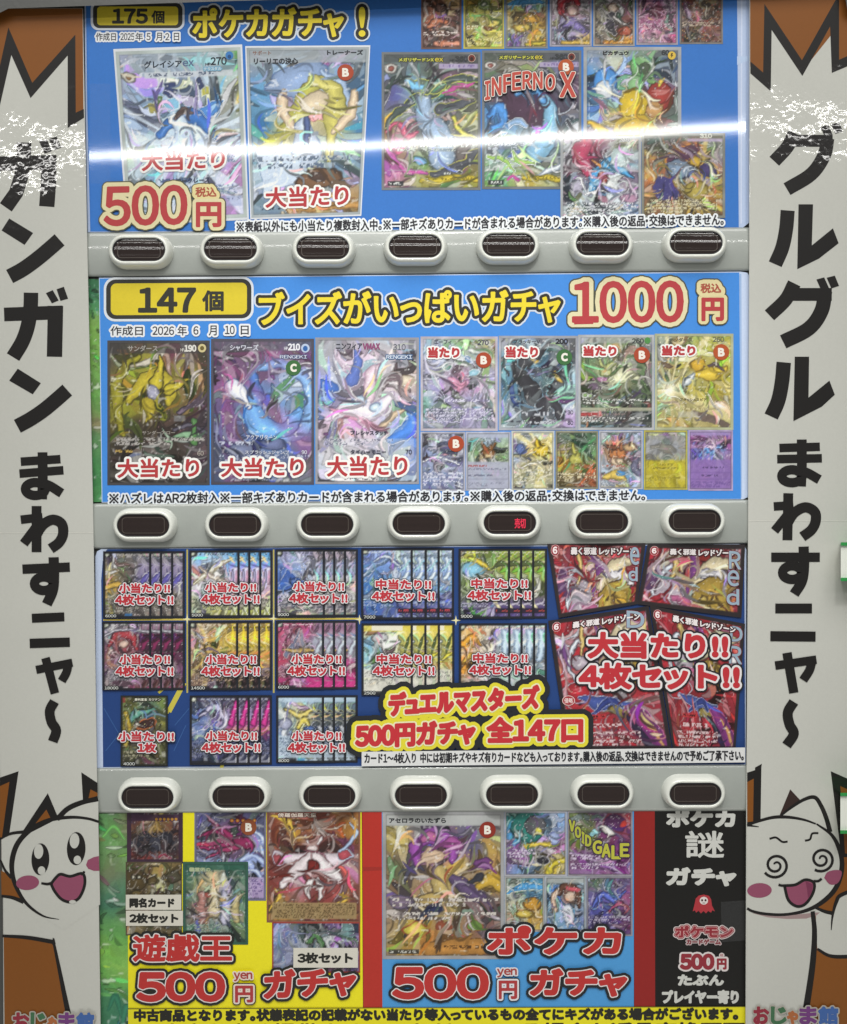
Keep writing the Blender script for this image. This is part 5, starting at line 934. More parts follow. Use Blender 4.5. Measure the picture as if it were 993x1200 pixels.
small = [((493, 506, 545.5, 575.5), 61, [(.2, .1, 'a4a4b4'), (.7, .1, '8a90a8'), (.3, .35, '8a98c0'), (.7, .3, '4c5068'), (.5, .55, 'b4b8d0'), (.2, .75, '7a86b0'), (.7, .8, '8a90b4'), (.5, .95, '6a7090')], [('st', [(.05, .5), (.4, .42), (.9, .55)], (.03, .08, .02), 'd0d4e4', '6a7094'), ('bl', .6, .28, .25, .12, 20, '4e5268'), ('tx', .68, .92, 4, .06, .95, 'd5d8e6', '5a6088')], 'a9aab8'),
         ((546, 506, 598.6, 575), 62, [(.5, .05, 'a4b0c4'), (.5, .2, '9ab4c8'), (.3, .35, '7a9a6a'), (.7, .35, '86a070'), (.5, .45, '8aa078'), (.3, .6, 'a8acc0'), (.5, .8, 'a4a8bc'), (.5, .95, 'a0a4b8')], [('bx', .0, .51, 1, 1, 'a6a9bd', .85), ('bx', 0, 0, 1, .1, 'a8aec2', .9), ('bl', .5, .36, .14, .1, 0, '8a5f3a', '4a3420'), ('st', [(.44, .3), (.36, .2)], (.1, .03), '84582f', '4a3420'), ('st', [(.56, .3), (.64, .2)], (.1, .03), '84582f', '4a3420'), ('bl', .5, .41, .1, .05, 0, 'cbb68c'), ('sp', 24, 'd0c88a', 1.2), ('tx', .56, .6, 1, .06, .5, '9a4a4a'), ('tx', .61, .66, 1, .06, .9, '7a7c90'), ('bx', .05, .68, .95, .685, '7c7e94', .7), ('tx', .72, .76, 1, .06, .6, '5a5c72'), ('bx', .05, .8, .95, .805, '7c7e94', .7), ('tx', .86, .93, 2, .06, .9, '7a7c90')], 'a8acbc'),
         ((599.5, 505, 650, 574.5), 63, [(.2, .1, '9aa4b0'), (.7, .1, 'b0b8b0'), (.6, .35, 'c9b23e'), (.8, .3, 'd0bc4a'), (.2, .35, '7a8ab0'), (.4, .6, 'c0bca0'), (.8, .6, 'b8b090'), (.3, .85, 'a8a88a'), (.8, .9, '8a8a78')], [('bl', .7, .32, .16, .14, 0, 'd0b436', '6a5a20'), ('ry', .68, .34, 30, 'e8dc9a', .7), ('st', [(.62, .25), (.56, .12)], (.1, .02), 'd0b436', '6a5a20'), ('bl', .2, .3, .1, .1, 0, '5c70a4', '3a4464'), ('st', [(.2, .62), (.5, .55), (.85, .5)], (.02, .06, .02), 'e0dcc8', '8a865c'), ('tx', .64, .86, 4, .06, .94, 'dcd9c4', '8a865c')], 'b4b6ae'),
         ((651, 505, 701.3, 573), 64, [(.2, .1, '5a6a5a'), (.7, .15, '4a6a54'), (.4, .4, 'a8aa5c'), (.15, .5, 'b88a3c'), (.8, .4, '5f8a5c'), (.3, .75, '8a7a4a'), (.8, .7, 'b05a34'), (.5, .92, '5a4c38')], [('st', [(.95, .1), (.6, .35), (.2, .7)], (.04, .1, .03), '4f8a5c'), ('st', [(.9, .55), (.7, .8), (.5, .98)], (.04, .08, .03), 'b8603a'), ('bl', .5, .48, .16, .12, 0, 'b4b25c', '5a5a2c'), ('st', [(.45, .38), (.4, .22)], (.09, .02), 'b4b25c', '5a5a2c'), ('st', [(.1, .6), (.3, .5)], (.1, .05), 'c8983e'), ('tx', .72, .88, 3, .06, .94, 'd8d0b0', '5a4c38')], '8a8874'),
         ((702, 504.6, 753.5, 573.4), 65, [(.2, .1, 'a9b0bc'), (.7, .1, '9aa8c0'), (.35, .35, 'b4764a'), (.7, .35, '9a8ca0'), (.5, .55, 'c9b49a'), (.2, .7, 'a8b8cc'), (.6, .75, '6f9cc8'), (.5, .93, 'c0b27a')], [('bl', .42, .4, .18, .14, 0, 'b87a4c', '5a3c2c'), ('st', [(.36, .3), (.12, .26)], (.1, .03), '6a4434', '3a2a24'), ('st', [(.5, .3), (.52, .14)], (.09, .03), '8a5a3e', '3a2a24'), ('bl', .42, .53, .16, .07, 0, 'd3bfa4', '7a6450'), ('bl', .7, .28, .14, .08, 0, 'b89a74', '6a5a4a'), ('st', [(.85, .5), (.8, .65), (.9, .72)], .1, '6a6a80', '44485a'), ('st', [(.1, .8), (.4, .75), (.6, .84)], (.06, .2, .06), 'c9b05a', '7a6a3a'), ('bl', .5, .73, .1, .07, 0, '4f8ac0'), ('tx', .58, .63, 1, .06, .6, 'a05a4a', 'd8dce0'), ('tx', .88, .95, 2, .06, .94, '6a748a', 'c8d0d8')], 'a9acb8'),
         ((754.5, 504.3, 806, 574), 66, [(.2, .05, 'a4a494'), (.8, .05, '9c9c88'), (.3, .25, '8f9098'), (.7, .25, '94969c'), (.5, .35, '8a8878'), (.3, .6, 'bcae34'), (.7, .65, 'c2b43a'), (.5, .9, 'b0a436')], [('bx', .06, .09, .94, .5, '8b8d94', .5), ('bl', .5, .3, .2, .08, 15, '7a7258', '4a4838'), ('bl', .54, .2, .08, .06, 0, '4f6456', '3a4438'), ('st', [(.2, .28), (.35, .27)], .06, '86806a', '4a4838'), ('bx', .03, .5, .97, .98, 'bcae30', .6), ('tx', .56, .6, 1, .3, .7, '6a6220'), ('tx', .62, .66, 1, .2, .8, '7a7226'), ('tx', .78, .86, 2, .1, .9, '8a8030'), ('bl', .5, .72, .14, .1, 0, 'b8aa34', '7a7026'), ('st', [(.2, .72), (.8, .72)], .02, '7a7026'), ('bl', .5, .72, .05, .036, 0, 'c4b840', '7a7026')], 'b0a84e'),
         ((806.8, 504, 859.2, 575), 67, [(.5, .05, '9a86b8'), (.2, .2, '8a4a82'), (.8, .2, '9a5a94'), (.5, .3, 'b8a4c4'), (.3, .4, '5a6ab0'), (.7, .42, '6a7ab8'), (.4, .65, '8a68a8'), (.6, .85, '846aa6')], [('bx', 0, .49, 1, 1, '8a6cae', .85), ('bx', 0, 0, 1, .09, '9c8abc', .8), ('bl', .5, .28, .1, .06, 0, 'd8c8dc', '7a5a8c'), ('st', [(.25, .42), (.4, .3), (.5, .38), (.7, .28), (.8, .42)], (.04, .08, .03), '6f9ad0', '44548c'), ('ry', .5, .28, 24, 'c08ab4', .6), ('tx', .6, .64, 1, .3, .8, '4a3a66'), ('bx', .05, .7, .95, .705, '6a5290', .8), ('tx', .73, .77, 1, .3, .66, '4a3a66'), ('bx', .05, .81, .95, .815, '6a5290', .8), ('tx', .85, .95, 3, .06, .94, '6a5290')], 'a898bc')]
for i, (bx, sd, pts, ops, fr) in enumerate(small):
    o = card(p2, HC, bx, sd, pts, ops, (), (fr, 2.2), cells=90, line=.5)
    if i == 0: mark(o, HT, 534.6, 520, 9.4, 'B', BRN_B)
words(p2, 'notice_lettering', HT + .0002, [('※ハズレはAR2枚封入※一部キズありカードが含まれる場合があります。※購入後の返品・交換はできません。', (128.5, 577.8, 756, 590.4), [(2.4, 'e2e8ee'), (0.4, '29292e')], -4)])

# ---------------------------------------------------------------- third poster
p3 = tag(empty('display_poster', 490, 770), 'third poster, navy, crowded with fanned cards and four large red cards at right', 'poster')
HP3 = 0.0010
sheet('laminate_sheet', [(112, 652), (114, 646), (119, 643.4), (430, 641), (865, 637.4), (872, 638.8), (874.8, 644), (874, 896.3), (112.5, 900)], HP3, M_INK, 'b9c6de', p3)
k = Ink(HP3 + .0001)
k.poly([(124, 646), (126, 643.6), (872.5, 638.5), (873.4, 895.6), (121, 899), (118.8, 680), (120.5, 658)], '20407a')
for y in (725.5,): k.poly([(121, y), (330, y - 1.5), (423, y - 1.5), (423, y + .6), (330, y + 1), (121, y + 2)], 'c9b650')
for x in (219.5, 320.8): k.poly([(x - .8, 644), (x + 1, 644), (x + 1.2, 812), (x - .8, 812)], 'b4a858')
for x, y in ((219.5, 725.5), (320.8, 724.8), (534.5, 727), (421.5, 726)): k.poly([(x - 6, y), (x - 1, y - 1), (x, y - 6), (x + 1, y - 1), (x + 6, y), (x + 1, y + 1), (x, y + 6), (x - 1, y + 1)], 'e2dca8')
for x0, y0, x1, y1, wd in ((198, 834, 216, 800, 6), (196, 836, 204, 820, 3), (186, 812, 200, 800, 3), (259, 902, 261, 896, 4)): k.stroke([(x0, y0), (x1, y1)], wd, 'c2b84a', False)
for x0, y0, x1, y1 in ((122, 830, 160, 895), (124, 880, 140, 860), (204, 880, 218, 850), (205, 850, 222, 830)): k.stroke([(x0, y0), (x1, y1)], (1, 5, 1), '345a94', False)
k.build('navy_print', M_INK, p3)
HC = HP3 + .0024; HT = HC + .0011
def stackbase(c): return ('1d1f26', 2.6)
def fan(x0, x1, xs, y0, y1, seed, pts, ops, num, word, tx, **kw):
    """a front card and three behind it that show their right edges"""
    kw.setdefault('cells', 100); kw.setdefault('line', .75)
    txt = [(num, .05, .945, .05 + .055 * len(num), .985, (1.0, '17181c'), (0.1, 'c9ccc8'))] if num else []
    o = card(p3, HC, (x0, y0, x1, y1), seed, pts, list(ops) + [('bl', .07, .055, .06, .042, 0, 'b9bfae', '2a2c30'), ('bx', .0, .94, .42, 1, '1d1f26', .8)], txt, ('1d1f26', 2.6), **kw)
    for i, x in enumerate(xs):
        c = o.copy(); C.objects.link(c); c.parent = p3
        c.location = Vector(P(x, 0, 0)) - Vector(P(x1, 0, 0)) + Vector((0, 0.0005 * (i + 1), 0))
    a, b, ty = tx
    lay = [(2.5, '26262c'), (1.75, 'dcd9dc'), (0.65, 'b4303a')]
    words(o, 'prize_lettering', HT, [(word + '当たり!!', (a, ty, b, ty + 10.6), lay), ('4枚セット!!', (a - 4.5, ty + 13.2, b + 4, ty + 24.6), lay)])
    return o
fan(121, 177.5, (190.2, 203.3, 217), 646, 724.5, 71, [(.2, .08, '6a6a6e'), (.7, .08, '8a8690'), (.2, .3, 'a8946a'), (.45, .25, '6a6452'), (.5, .42, '59504a'), (.85, .3, '8a84a4'), (.9, .45, '4f4a94'), (.2, .52, 'c0a04a'), (.4, .65, '5f666a'), (.8, .65, '8a8274'), (.3, .85, '6a625a'), (.8, .88, '77706c')], [('st', [(.6, .6), (.85, .42), (1, .3)], (.04, .12, .05), '5a549c', 'c8c4d4'), ('st', [(0, .55), (.3, .5), (.55, .58)], (.08, .1, .02), 'c4a24e', '4a4438'), ('tx', .04, .075, 1, .2, .95, 'bcb8b4'), ('bx', .45, .93, .6, .99, '2f6aa8', .8), ('tx', .7, .92, 5, .06, .94, 'a9a49c', '4a4644')], '6000', '小', (140, 199, 684))
fan(222, 281, (293.7, 306.7, 319.8), 645, 723.5, 72, [(.15, .1, '7ab0da'), (.6, .08, '8ab8de'), (.9, .1, '6aa8de'), (.15, .35, 'd09aa4'), (.5, .3, 'd5d6ce'), (.9, .35, 'c894b0'), (.3, .55, 'b8c4d2'), (.6, .55, 'c9c0c0'), (.9, .6, 'c6a8c4'), (.2, .8, 'a4ac8c'), (.6, .85, 'b4b86a'), (.9, .9, 'a9b45a')], [('st', [(.1, .5), (.4, .3), (.85, .12)], (.02, .1, .02), 'e0dec8', '9a8a6a'), ('st', [(.2, .25), (.5, .4), (.8, .5)], (.02, .08, .02), 'ddd2c4', '8a7a74'), ('tx', .04, .075, 1, .2, .95, '3f4a58'), ('tx', .72, .9, 4, .06, .94, '4c5048', 'c4c8b0'), ('bl', .52, .96, .05, .03, 0, 'd0cca8')], '5000', '小', (241, 300, 683), line=.6)
fan(323, 381, (393.3, 406, 420), 643.8, 723, 73, [(.15, .1, 'a4a4c4'), (.6, .08, 'b0aece'), (.9, .12, 'b8aac0'), (.2, .35, '4f6eb0'), (.45, .3, '8c9cc8'), (.9, .35, 'a4b4d4'), (.15, .5, '4464a8'), (.6, .5, 'b8bcd6'), (.9, .55, 'c8c2b8'), (.2, .72, 'c6c2d0'), (.6, .72, 'd0ccd0'), (.4, .9, 'c4b4ac'), (.9, .9, 'b9b0b4')], [('pg', [(0, .6), (.25, .3), (.4, .4), (.62, .5), (.3, .62)], '3f5fa6', 'a4b0d0'), ('st', [(0, .65), (.5, .55), (1, .48)], .025, '2f3444'), ('st', [(0, .97), (.5, .9), (1, .84)], .03, '4a4c5c'), ('tx', .66, .86, 4, .06, .8, '4a4e60', 'd0ced8'), ('tx', .04, .075, 1, .2, .95, '4c4f64'), ('bl', .52, .96, .05, .03, 0, 'd0cca8')], '9000', '小', (344, 403, 682), line=.6)
fan(423.5, 484, (500.6, 516, 533), 642.5, 726, 74, [(.2, .1, '7a90bc'), (.6, .08, '8fa4c8'), (.9, .15, 'a8b8d4'), (.2, .35, '4f74b4'), (.5, .3, '6a8ac0'), (.9, .4, '8fa8cc'), (.2, .6, '4470b0'), (.6, .6, '6f98c4'), (.9, .7, '7a86bc'), (.2, .85, '3f5f9c'), (.6, .85, '4a5a94'), (.95, .9, '55558a')], [('st', [(.2, .2), (.5, .12), (.8, .3)], (.02, .08, .02), 'c0cce0', '4a6094'), ('st', [(.85, .15), (.92, .3), (.82, .42)], .08, 'c6d6e8', '6a88b4'), ('bx', .7, .84, .98, .915, '2a2030', .95), ('tx', .855, .9, 1, .72, .96, 'c84a52'), ('tx', .04, .075, 1, .15, .95, 'c0ccdc'), ('tx', .74, .82, 2, .05, .95, 'aab8d4', '3f5f9c'), ('sp', 40, 'ccd8e8', .9)], '7000', '中', (441, 505, 679.5))
fan(537.5, 598, (612.4, 626.8, 642), 643, 725, 75, [(.2, .1, 'a8a040'), (.6, .08, '6a7a3e'), (.9, .12, '8a9850'), (.25, .3, '8ab8c8'), (.5, .3, '7a8a62'), (.9, .3, '9aa84e'), (.15, .5, '8aa848'), (.5, .55, 'b4a850'), (.9, .55, '4f5a3a'), (.3, .75, '5a5a6a'), (.7, .75, '6a5a84'), (.3, .92, '4a4478'), (.8, .9, '564a80')], [('bl', .28, .3, .22, .15, 0, '7fb4cc', '3f5a5a'), ('st', [(.2, .14), (.4, .18), (.6, .3)], (.04, .1, .03), 'd0bc4a', '5a5a28'), ('st', [(.65, .3), (.85, .2), (1, .3)], (.05, .12, .05), '4a5434', 'a8b05c'), ('bx', .7, .85, .98, .925, '2a2030', .95), ('tx', .865, .91, 1, .72, .96, 'b84a42'), ('tx', .04, .075, 1, .12, .98, 'd0cfb8'), ('tx', .77, .84, 2, .05, .8, 'b0aec4', '44406a'), ('bl', .5, .965, .04, .025, 0, '5a9a5a')], '9000', '中', (553, 618, 678.5))
fan(120, 177.5, (190.3, 203.5, 217.3), 728.5, 809, 76, [(.2, .06, 'a4a4b0'), (.7, .06, 'b4b2bc'), (.15, .25, '5a4a5a'), (.45, .28, 'b8848a'), (.85, .25, '6a3050'), (.2, .5, '7a4a5c'), (.5, .5, 'a84a58'), (.9, .5, '55304a'), (.3, .75, '8a8490'), (.7, .78, 'a49ca8'), (.3, .92, '4a3440'), (.8, .93, '6a3448')], [('st', [(.15, .35), (.3, .2), (.6, .22), (.7, .4)], (.05, .16, .05), '9a3c44', '44202c'), ('bl', .44, .32, .1, .07, 0, 'd8bcae', '7a4a4a'), ('st', [(.05, .2), (.4, .12), (.95, .15)], .04, 'c0bec8', '5a5664'), ('st', [(.7, .6), (.85, .35), (1, .25)], (.03, .08, .03), '7a2c54', '30202c'), ('tx', .04, .075, 1, .3, .8, '4a4a54'), ('tx', .76, .86, 3, .06, .94, '5c5862', 'a8a4ac')], '18000', '小', (140.5, 199, 767.5))
fan(221.3, 279.3, (292, 305.5, 319.3), 728, 809, 77, [(.2, .08, 'b49a8a'), (.6, .1, 'c9a060'), (.9, .1, 'd8bc4a'), (.15, .35, 'c090a8'), (.4, .35, 'b89a54'), (.9, .3, 'dcc04a'), (.25, .55, 'a88a5c'), (.6, .5, 'b49a62'), (.9, .5, 'c09850'), (.3, .78, '7a6050'), (.7, .8, '6a5a74'), (.5, .93, '5a4a5c'), (.9, .92, '74585c')], [('ry', .5, .45, 34, 'e6cf7a', .6), ('st', [(.1, .5), (.4, .4), (.7, .5)], (.03, .08, .03), '6a5a64', 'd0b060'), ('st', [(.85, .35), (.9, .2), (.88, .08)], (.1, .08, .02), 'e2c840'), ('tx', .04, .075, 1, .2, .95, 'dfd4c0', '7a6a4a'), ('tx', .7, .92, 5, .06, .94, 'b49c84', '4c3e3c'), ('bl', .54, .96, .05, .03, 0, '9ac0b4')], '14500', '小', (241, 300, 767.5))
fan(323.5, 380, (393, 406.3, 420), 727.5, 808, 78, [(.2, .08, 'b8547a'), (.6, .08, 'a84a74'), (.9, .08, '8a6a86'), (.2, .3, 'b8688c'), (.45, .3, '7a7e98'), (.9, .3, 'a4aab8'), (.2, .55, 'a8485c'), (.5, .5, '6f6a70'), (.9, .45, '9aa0ac'), (.3, .75, '9a4468'), (.85, .7, 'b04a80'), (.3, .93, '8a2c54'), (.8, .93, 'b03a78')], [('st', [(.2, .5), (.4, .3), (.5, .12)], (.08, .08, .01), '6a7088', 'b8a0a4'), ('st', [(.7, .5), (.55, .32), (.55, .15)], (.08, .08, .01), '7a7c8c', 'b8a0a4'), ('st', [(.15, .42), (.5, .44), (.8, .42)], (.03, .1, .03), 'b4985a', '4a4048'), ('st', [(.85, .2), (.94, .3), (.84, .45)], .09, 'bcc6d2', '7a6a80'), ('tx', .04, .075, 1, .15, .8, 'dcc4cc', '7a2c4c'), ('tx', .66, .84, 4, .06, .7, 'b48a98', '6a2c48'), ('pg', [(.6, .8), (1, .74), (1, 1), (.7, 1)], 'b83a7c')], '6000', '小', (342, 400, 767))
fan(423.8, 484, (500.3, 516.3, 533.5), 730.5, 815, 79, [(.2, .06, 'd8cf8a'), (.7, .06, 'dccf70'), (.2, .25, '7ab0d4'), (.5, .22, 'd0d4d0'), (.9, .25, 'c8bc4c'), (.15, .45, '8ab4c8'), (.4, .5, '6a8a5a'), (.7, .45, 'd6d4b8'), (.95, .5, 'd4c85a'), (.3, .75, 'd0cec4'), (.7, .75, 'd0cfc4'), (.5, .9, 'cdccc0')], [('bx', .04, .02, .96, .11, 'd8c84e', .75), ('bx', .2, .03, .8, .1, 'e4e2d4', .9), ('st', [(.25, .2), (.45, .3), (.75, .26)], (.06, .14, .04), 'dde0dc', '5a6a58'), ('bl', .35, .2, .14, .08, 0, 'c2c6c8', '5a5c60'), ('st', [(.2, .55), (.35, .45), (.5, .5)], (.05, .1, .05), '5f8a4c', '38502c'), ('st', [(.8, .5), (.88, .3), (.94, .15)], (.02, .06, .02), '4a5a34', 'd8d070'), ('st', [(.7, .55), (.85, .45), (.98, .4)], (.02, .07, .01), 'd8cc4c', '6a6a34'), ('bx', .04, .64, .96, .94, 'd4d3c8', .7), ('tx', .66, .86, 4, .07, .93, '8a8a84')], '2500', '中', (442, 505, 767), line=.5)
fan(538, 598.5, (613, 628, 642), 730.5, 815, 80, [(.2, .1, 'c8a468'), (.6, .08, 'b8a898'), (.9, .1, 'a8b4c4'), (.2, .35, 'd09a48'), (.5, .35, 'e0d8cc'), (.9, .3, '9cb4cc'), (.2, .55, 'b8843c'), (.5, .55, 'ccc0b4'), (.9, .6, '8fa4b8'), (.3, .8, 'a8a4a0'), (.8, .8, '98a4b0')], [('ry', .5, .35, 30, 'f0e8dc', .6), ('st', [(.05, .3), (.25, .2), (.4, .3)], (.06, .14, .04), 'd09a3c', '6a4a24'), ('st', [(.1, .55), (.2, .45), (.4, .5)], (.05, .12, .03), 'd6b04a', '6a4a24'), ('st', [(.85, .5), (.9, .3), (.88, .12)], .1, 'b4c8dc', '6a84a0'), ('tx', .04, .075, 1, .15, .95, 'e4dccc', '7a6a54')], '', '中', (555, 618, 766), line=.7)
o = card(p3, HC, (141.5, 815, 196.8, 898), 81, [(.2, .1, '6a6a3c'), (.6, .08, '5a6a54'), (.9, .1, '6a7a44'), (.3, .3, '6a9a7a'), (.6, .25, '4f86a8'), (.9, .4, '8a8a40'), (.2, .5, 'a8903c'), (.5, .42, '3c2c2a'), (.8, .5, '4a4a34'), (.4, .65, '7a7a5a'), (.8, .7, '5a5a38'), (.3, .9, '3c3c30'), (.8, .9, '46482e')], [('st', [(.15, .4), (.35, .26), (.7, .2)], (.06, .16, .05), '5f9a8a', '2c3430'), ('bl', .55, .4, .18, .1, -20, '3a2826', 'b8683c'), ('bl', .36, .4, .05, .035, 0, 'd8d4c8', '2a2422'), ('st', [(.1, .25), (.2, .5), (.1, .7)], .08, 'b09a3c', '4a4424'), ('bl', .4, .55, .18, .06, 0, 'c2beb0', '5a564c'), ('tx', .78, .92, 3, .08, .6, 'a8a48c', '34342a'), ('sp', 30, 'c8c488', .9), ('bx', 0, 0, .1, .1, '8a3a34', .9)], [('4000', .06, .945, .3, .985, (1.0, '17181c'), (0.1, 'c9ccc8')), ('勝利宣言', .3, .04, .56, .075, (1.0, '2c2c24'), (0.1, 'dcdccc')), ('カツドン', .6, .04, .85, .075, (1.0, '2c2c24'), (0.1, 'dcdccc'))], ('22241f', 2.2), cells=100, line=.8)
lay = [(2.5, '26262c'), (1.75, 'dcd9dc'), (0.65, 'b4303a')]
words(o, 'prize_lettering', HT, [('小当たり!!', (139, 857.5, 203.5, 868.5), lay), ('1枚', (162, 870.8, 182.5, 881.5), lay)])
fan(222.5, 280, (293, 306.5, 319.3), 815, 896.5, 82, [(.2, .08, '3a4258'), (.6, .08, '4a5068'), (.9, .06, '44485c'), (.2, .3, '5a6e9c'), (.45, .25, 'a8a8c8'), (.7, .3, 'b8b4d0'), (.95, .25, 'b02a7c'), (.2, .5, '54689a'), (.5, .48, 'a4a4c4'), (.9, .42, 'a8307c'), (.3, .7, '3c4a78'), (.8, .7, '30385c'), (.4, .92, '262a3c'), (.9, .92, '2a3048')], [('st', [(.2, .3), (.5, .16), (.75, .35), (.6, .52)], (.04, .14, .06), 'c0bcd6', '4a4a78'), ('st', [(.3, .48), (.5, .35), (.62, .2)], (.03, .07, .01), '6a5a9c', 'c8c4dc'), ('st', [(.85, .4), (.9, .25), (.95, .1)], (.1, .08, .06), 'c23a8c', '5a2050'), ('tx', .04, .075, 1, .2, .95, 'b4b8c8'), ('tx', .64, .9, 6, .05, .94, '7a80a0', '2c3048'), ('so', .2, .55, .15, '8aa0cc', .6)], '', '小', (241.5, 301, 857), line=.7)
fan(323.8, 380, (393, 406.3, 420), 815, 894, 83, [(.2, .05, '9ab8d4'), (.7, .05, 'a4c0d8'), (.2, .3, 'b4bcb0'), (.5, .25, 'c8bc6a'), (.9, .2, '4a5a6a'), (.2, .5, '7a98c4'), (.5, .45, 'c4c090'), (.9, .45, '3c4a64'), (.3, .75, 'b8c4d4'), (.7, .75, 'b4c4d6'), (.5, .92, 'a4bcd4')], [('bx', .04, .02, .96, .1, 'b9d0e2', .8), ('bl', .2, .42, .12, .1, 0, 'a4a8c0', '5a5e7a'), ('st', [(.2, .2), (.5, .3), (.8, .18)], (.04, .12, .03), 'cfc070', '5a5840'), ('st', [(.45, .48), (.6, .35), (.7, .48)], (.06, .1, .04), 'd0c05a', '5a5436'), ('st', [(.75, .35), (.9, .25), (1, .4)], .06, '2c3442', 'b0a868'), ('bl', .7, .5, .1, .06, 0, '5a78b8', '34486c'), ('bx', .04, .6, .96, .92, 'b4c6d8', .75), ('tx', .62, .9, 6, .07, .93, '66788c'), ('bx', .45, .93, .6, .99, '4a8ac0', .8)], '8000', '小', (342.5, 400, 857), line=.5)
def red_card(q, seed, full, h, uvmax=1.0):
    f = uvmax
    ops = [('bl', .3, .36, .13, .09, 20, 'aaa0ac', '46303a'), ('st', [(.2, .52), (.13, .34), (.26, .18), (.3, .2)], (.02, .05, .01), 'c6cdd8', '5a3a48'), ('st', [(.42, .05), (.52, .18), (.45, .36)], (.05, .1, .03), '6a3a72', 'c49a6a'), ('st', [(.3, .08), (.32, .18), (.28, .28)], (.03, .05, .01), 'c8b070', '6a4a34'), ('bl', .1, .26, .06, .07, 10, '5a3c62', 'a8849a'),
           ('st', [(.55, .28), (.72, .17), (.9, .13)], (.14, .2, .06), 'c8bc9c', '5a4440'), ('st', [(.6, .22), (.78, .24), (.9, .3)], (.05, .12, .06), 'd6d4da', '4a4a6a'), ('bl', .7, .42, .2, .12, 15, 'ae9244', '4a3a24'), ('st', [(.6, .42), (.7, .36), (.8, .44)], .025, '4f3e26'), ('st', [(.58, .36), (.68, .46), (.84, .48)], .02, '4f3e26'), ('st', [(.72, .32), (.7, .42), (.74, .54)], .02, '4f3e26'), ('bl', .62, .47, .06, .05, 0, 'c8b060', '4f3e26'), ('bl', .2, .56, .16, .1, 0, 'a42c36', 'b8b0bc'), ('st', [(.3, .4), (.45, .44), (.5, .5)], (.04, .1, .04), 'a0587c', 'd0c0cc'), ('st', [(.34, .34), (.42, .26)], (.02, .04), 'd09a80'), ('sp', 30, 'd8a0a0', .9)]
    if full: ops += [('st', [(.2, .6), (.42, .66), (.68, .68)], (.03, .14, .06), '3f4f8c', 'a8b4d0'), ('bl', .56, .72, .1, .05, 0, '8a7a40', '3a3224'), ('st', [(.3, .72), (.5, .64), (.6, .7)], (.02, .07, .02), '2e3a74', '8a94c0'), ('st', [(.66, .7), (.78, .8), (.94, .98)], (.06, .18, .14), '70306c', 'c06a9c'), ('st', [(.76, .76), (.86, .86), (.93, .97)], (.02, .06, .02), 'b88a5c'), ('st', [(.6, .74), (.7, .86), (.82, 1)], (.03, .08, .06), '2a2038'), ('tx', .80, .84, 1, .18, .56, 'd6c6c8', '7a2028'), ('tx', .86, .98, 4, .1, .72, 'd6c6c8', '7a2028'), ('bx', .22, .735, .42, .765, 'b8383c', .9), ('tx', .74, .762, 1, .23, .41, '3a1416')]
    if f < 1:                                     # only the upper part of the picture is in view
        def sc(p): return (p[0], p[1] / f)
        n = []
        for t in ops:
            if t[0] == 'bl': n.append((t[0], t[1], t[2] / f, t[3], t[4] / f) + t[5:])
            elif t[0] == 'st': n.append((t[0], [sc(p) for p in t[1]]) + t[2:])
            else: n.append(t)
        ops = n
    pts = [(.2, .1, '9a2a34'), (.6, .1, 'a03038'), (.9, .1, '943038'), (.2, .4, 'a22c36'), (.5, .5, '9c3640'), (.9, .5, 'a03038'), (.3, .8, 'a42e36'), (.8, .8, '94303c'), (.3, .97, '8c2a32'), (.8, .97, '7c2c3a')]
    o = card(p3, h, q, seed, pts, ops, [('6', .055, .035 / f, .095, .075 / f, (2.6, 'd8b0b0'), (2.1, '8c2630'), (0.5, 'ecdede')), ('轟く邪道', .24, .038 / f, .50, .082 / f, (1.5, '3a1c20'), (0.4, 'e2dcdc')), ('レッドゾーン', .53, .038 / f, .90, .085 / f, (1.5, '3a1c20'), (0.4, 'e2dcdc'))], ('2a2426', 4.6), cells=150, line=.65, jit=.10)
    return o
rA = red_card([(641, 634), (757, 636), (747, 708), (655, 724)], 91, False, HC - .0003, .46)
rB = red_card([(759, 637.5), (873.5, 638), (869, 724), (747, 708)], 92, False, HC - .0003, .5)
rC = red_card([(642.5, 727.5), (760.5, 710), (788, 879), (665, 879)], 93, True, HC)
rD = red_card([(761.5, 709.5), (873.4, 731), (862, 879), (789, 879)], 94, True, HC + .0002)
for par, ls in ((rB, [('R', 855, 646, 13, 20), ('e', 853, 668, 13, 18), ('d', 852, 690, 14, 18)]), (rA, [('e', 739, 641, 10, 20), ('d', 737, 664, 10, 16)]), (rC, [('D', 735, 716, 20, 19)]), (rD, [('D', 856, 734, 14, 17), ('R', 855, 757, 14, 20), ('e', 853, 784, 13, 20)])):
    k = Ink(HC + .0006)
    for ch, x, y, ww, hh in ls: k.text(ch, (x, y, x + ww, y + hh), [(1.1, '7a3440'), (0.5, '93a8b8')], 1.0)
    k.build('holographic_lettering', M_INK, par)
k = Ink(HC + .0009); k.ell(666.5, 821, 7.5, 6, 'd8b8b4'); k.ell(666.5, 821, 6.6, 5.2, '9a3038'); k.text('侵略', (661.5, 818, 671.5, 824), [(0.1, 'e6d4d0')]); k.build('round_emblem', M_INK, rC)
words(p3, 'grand_prize_lettering', HT + .0002, [(t, b, [(6.2, '1f2024'), (4.2, 'dfdcdc'), (1.9, 'b83038')], tl) for t, b, tl in (('大当たり!!', (690.5, 742, 852, 770), 1), ('4枚セット!!', (680, 778, 865.5, 806), 1))])
k = Ink(HT + .0002)
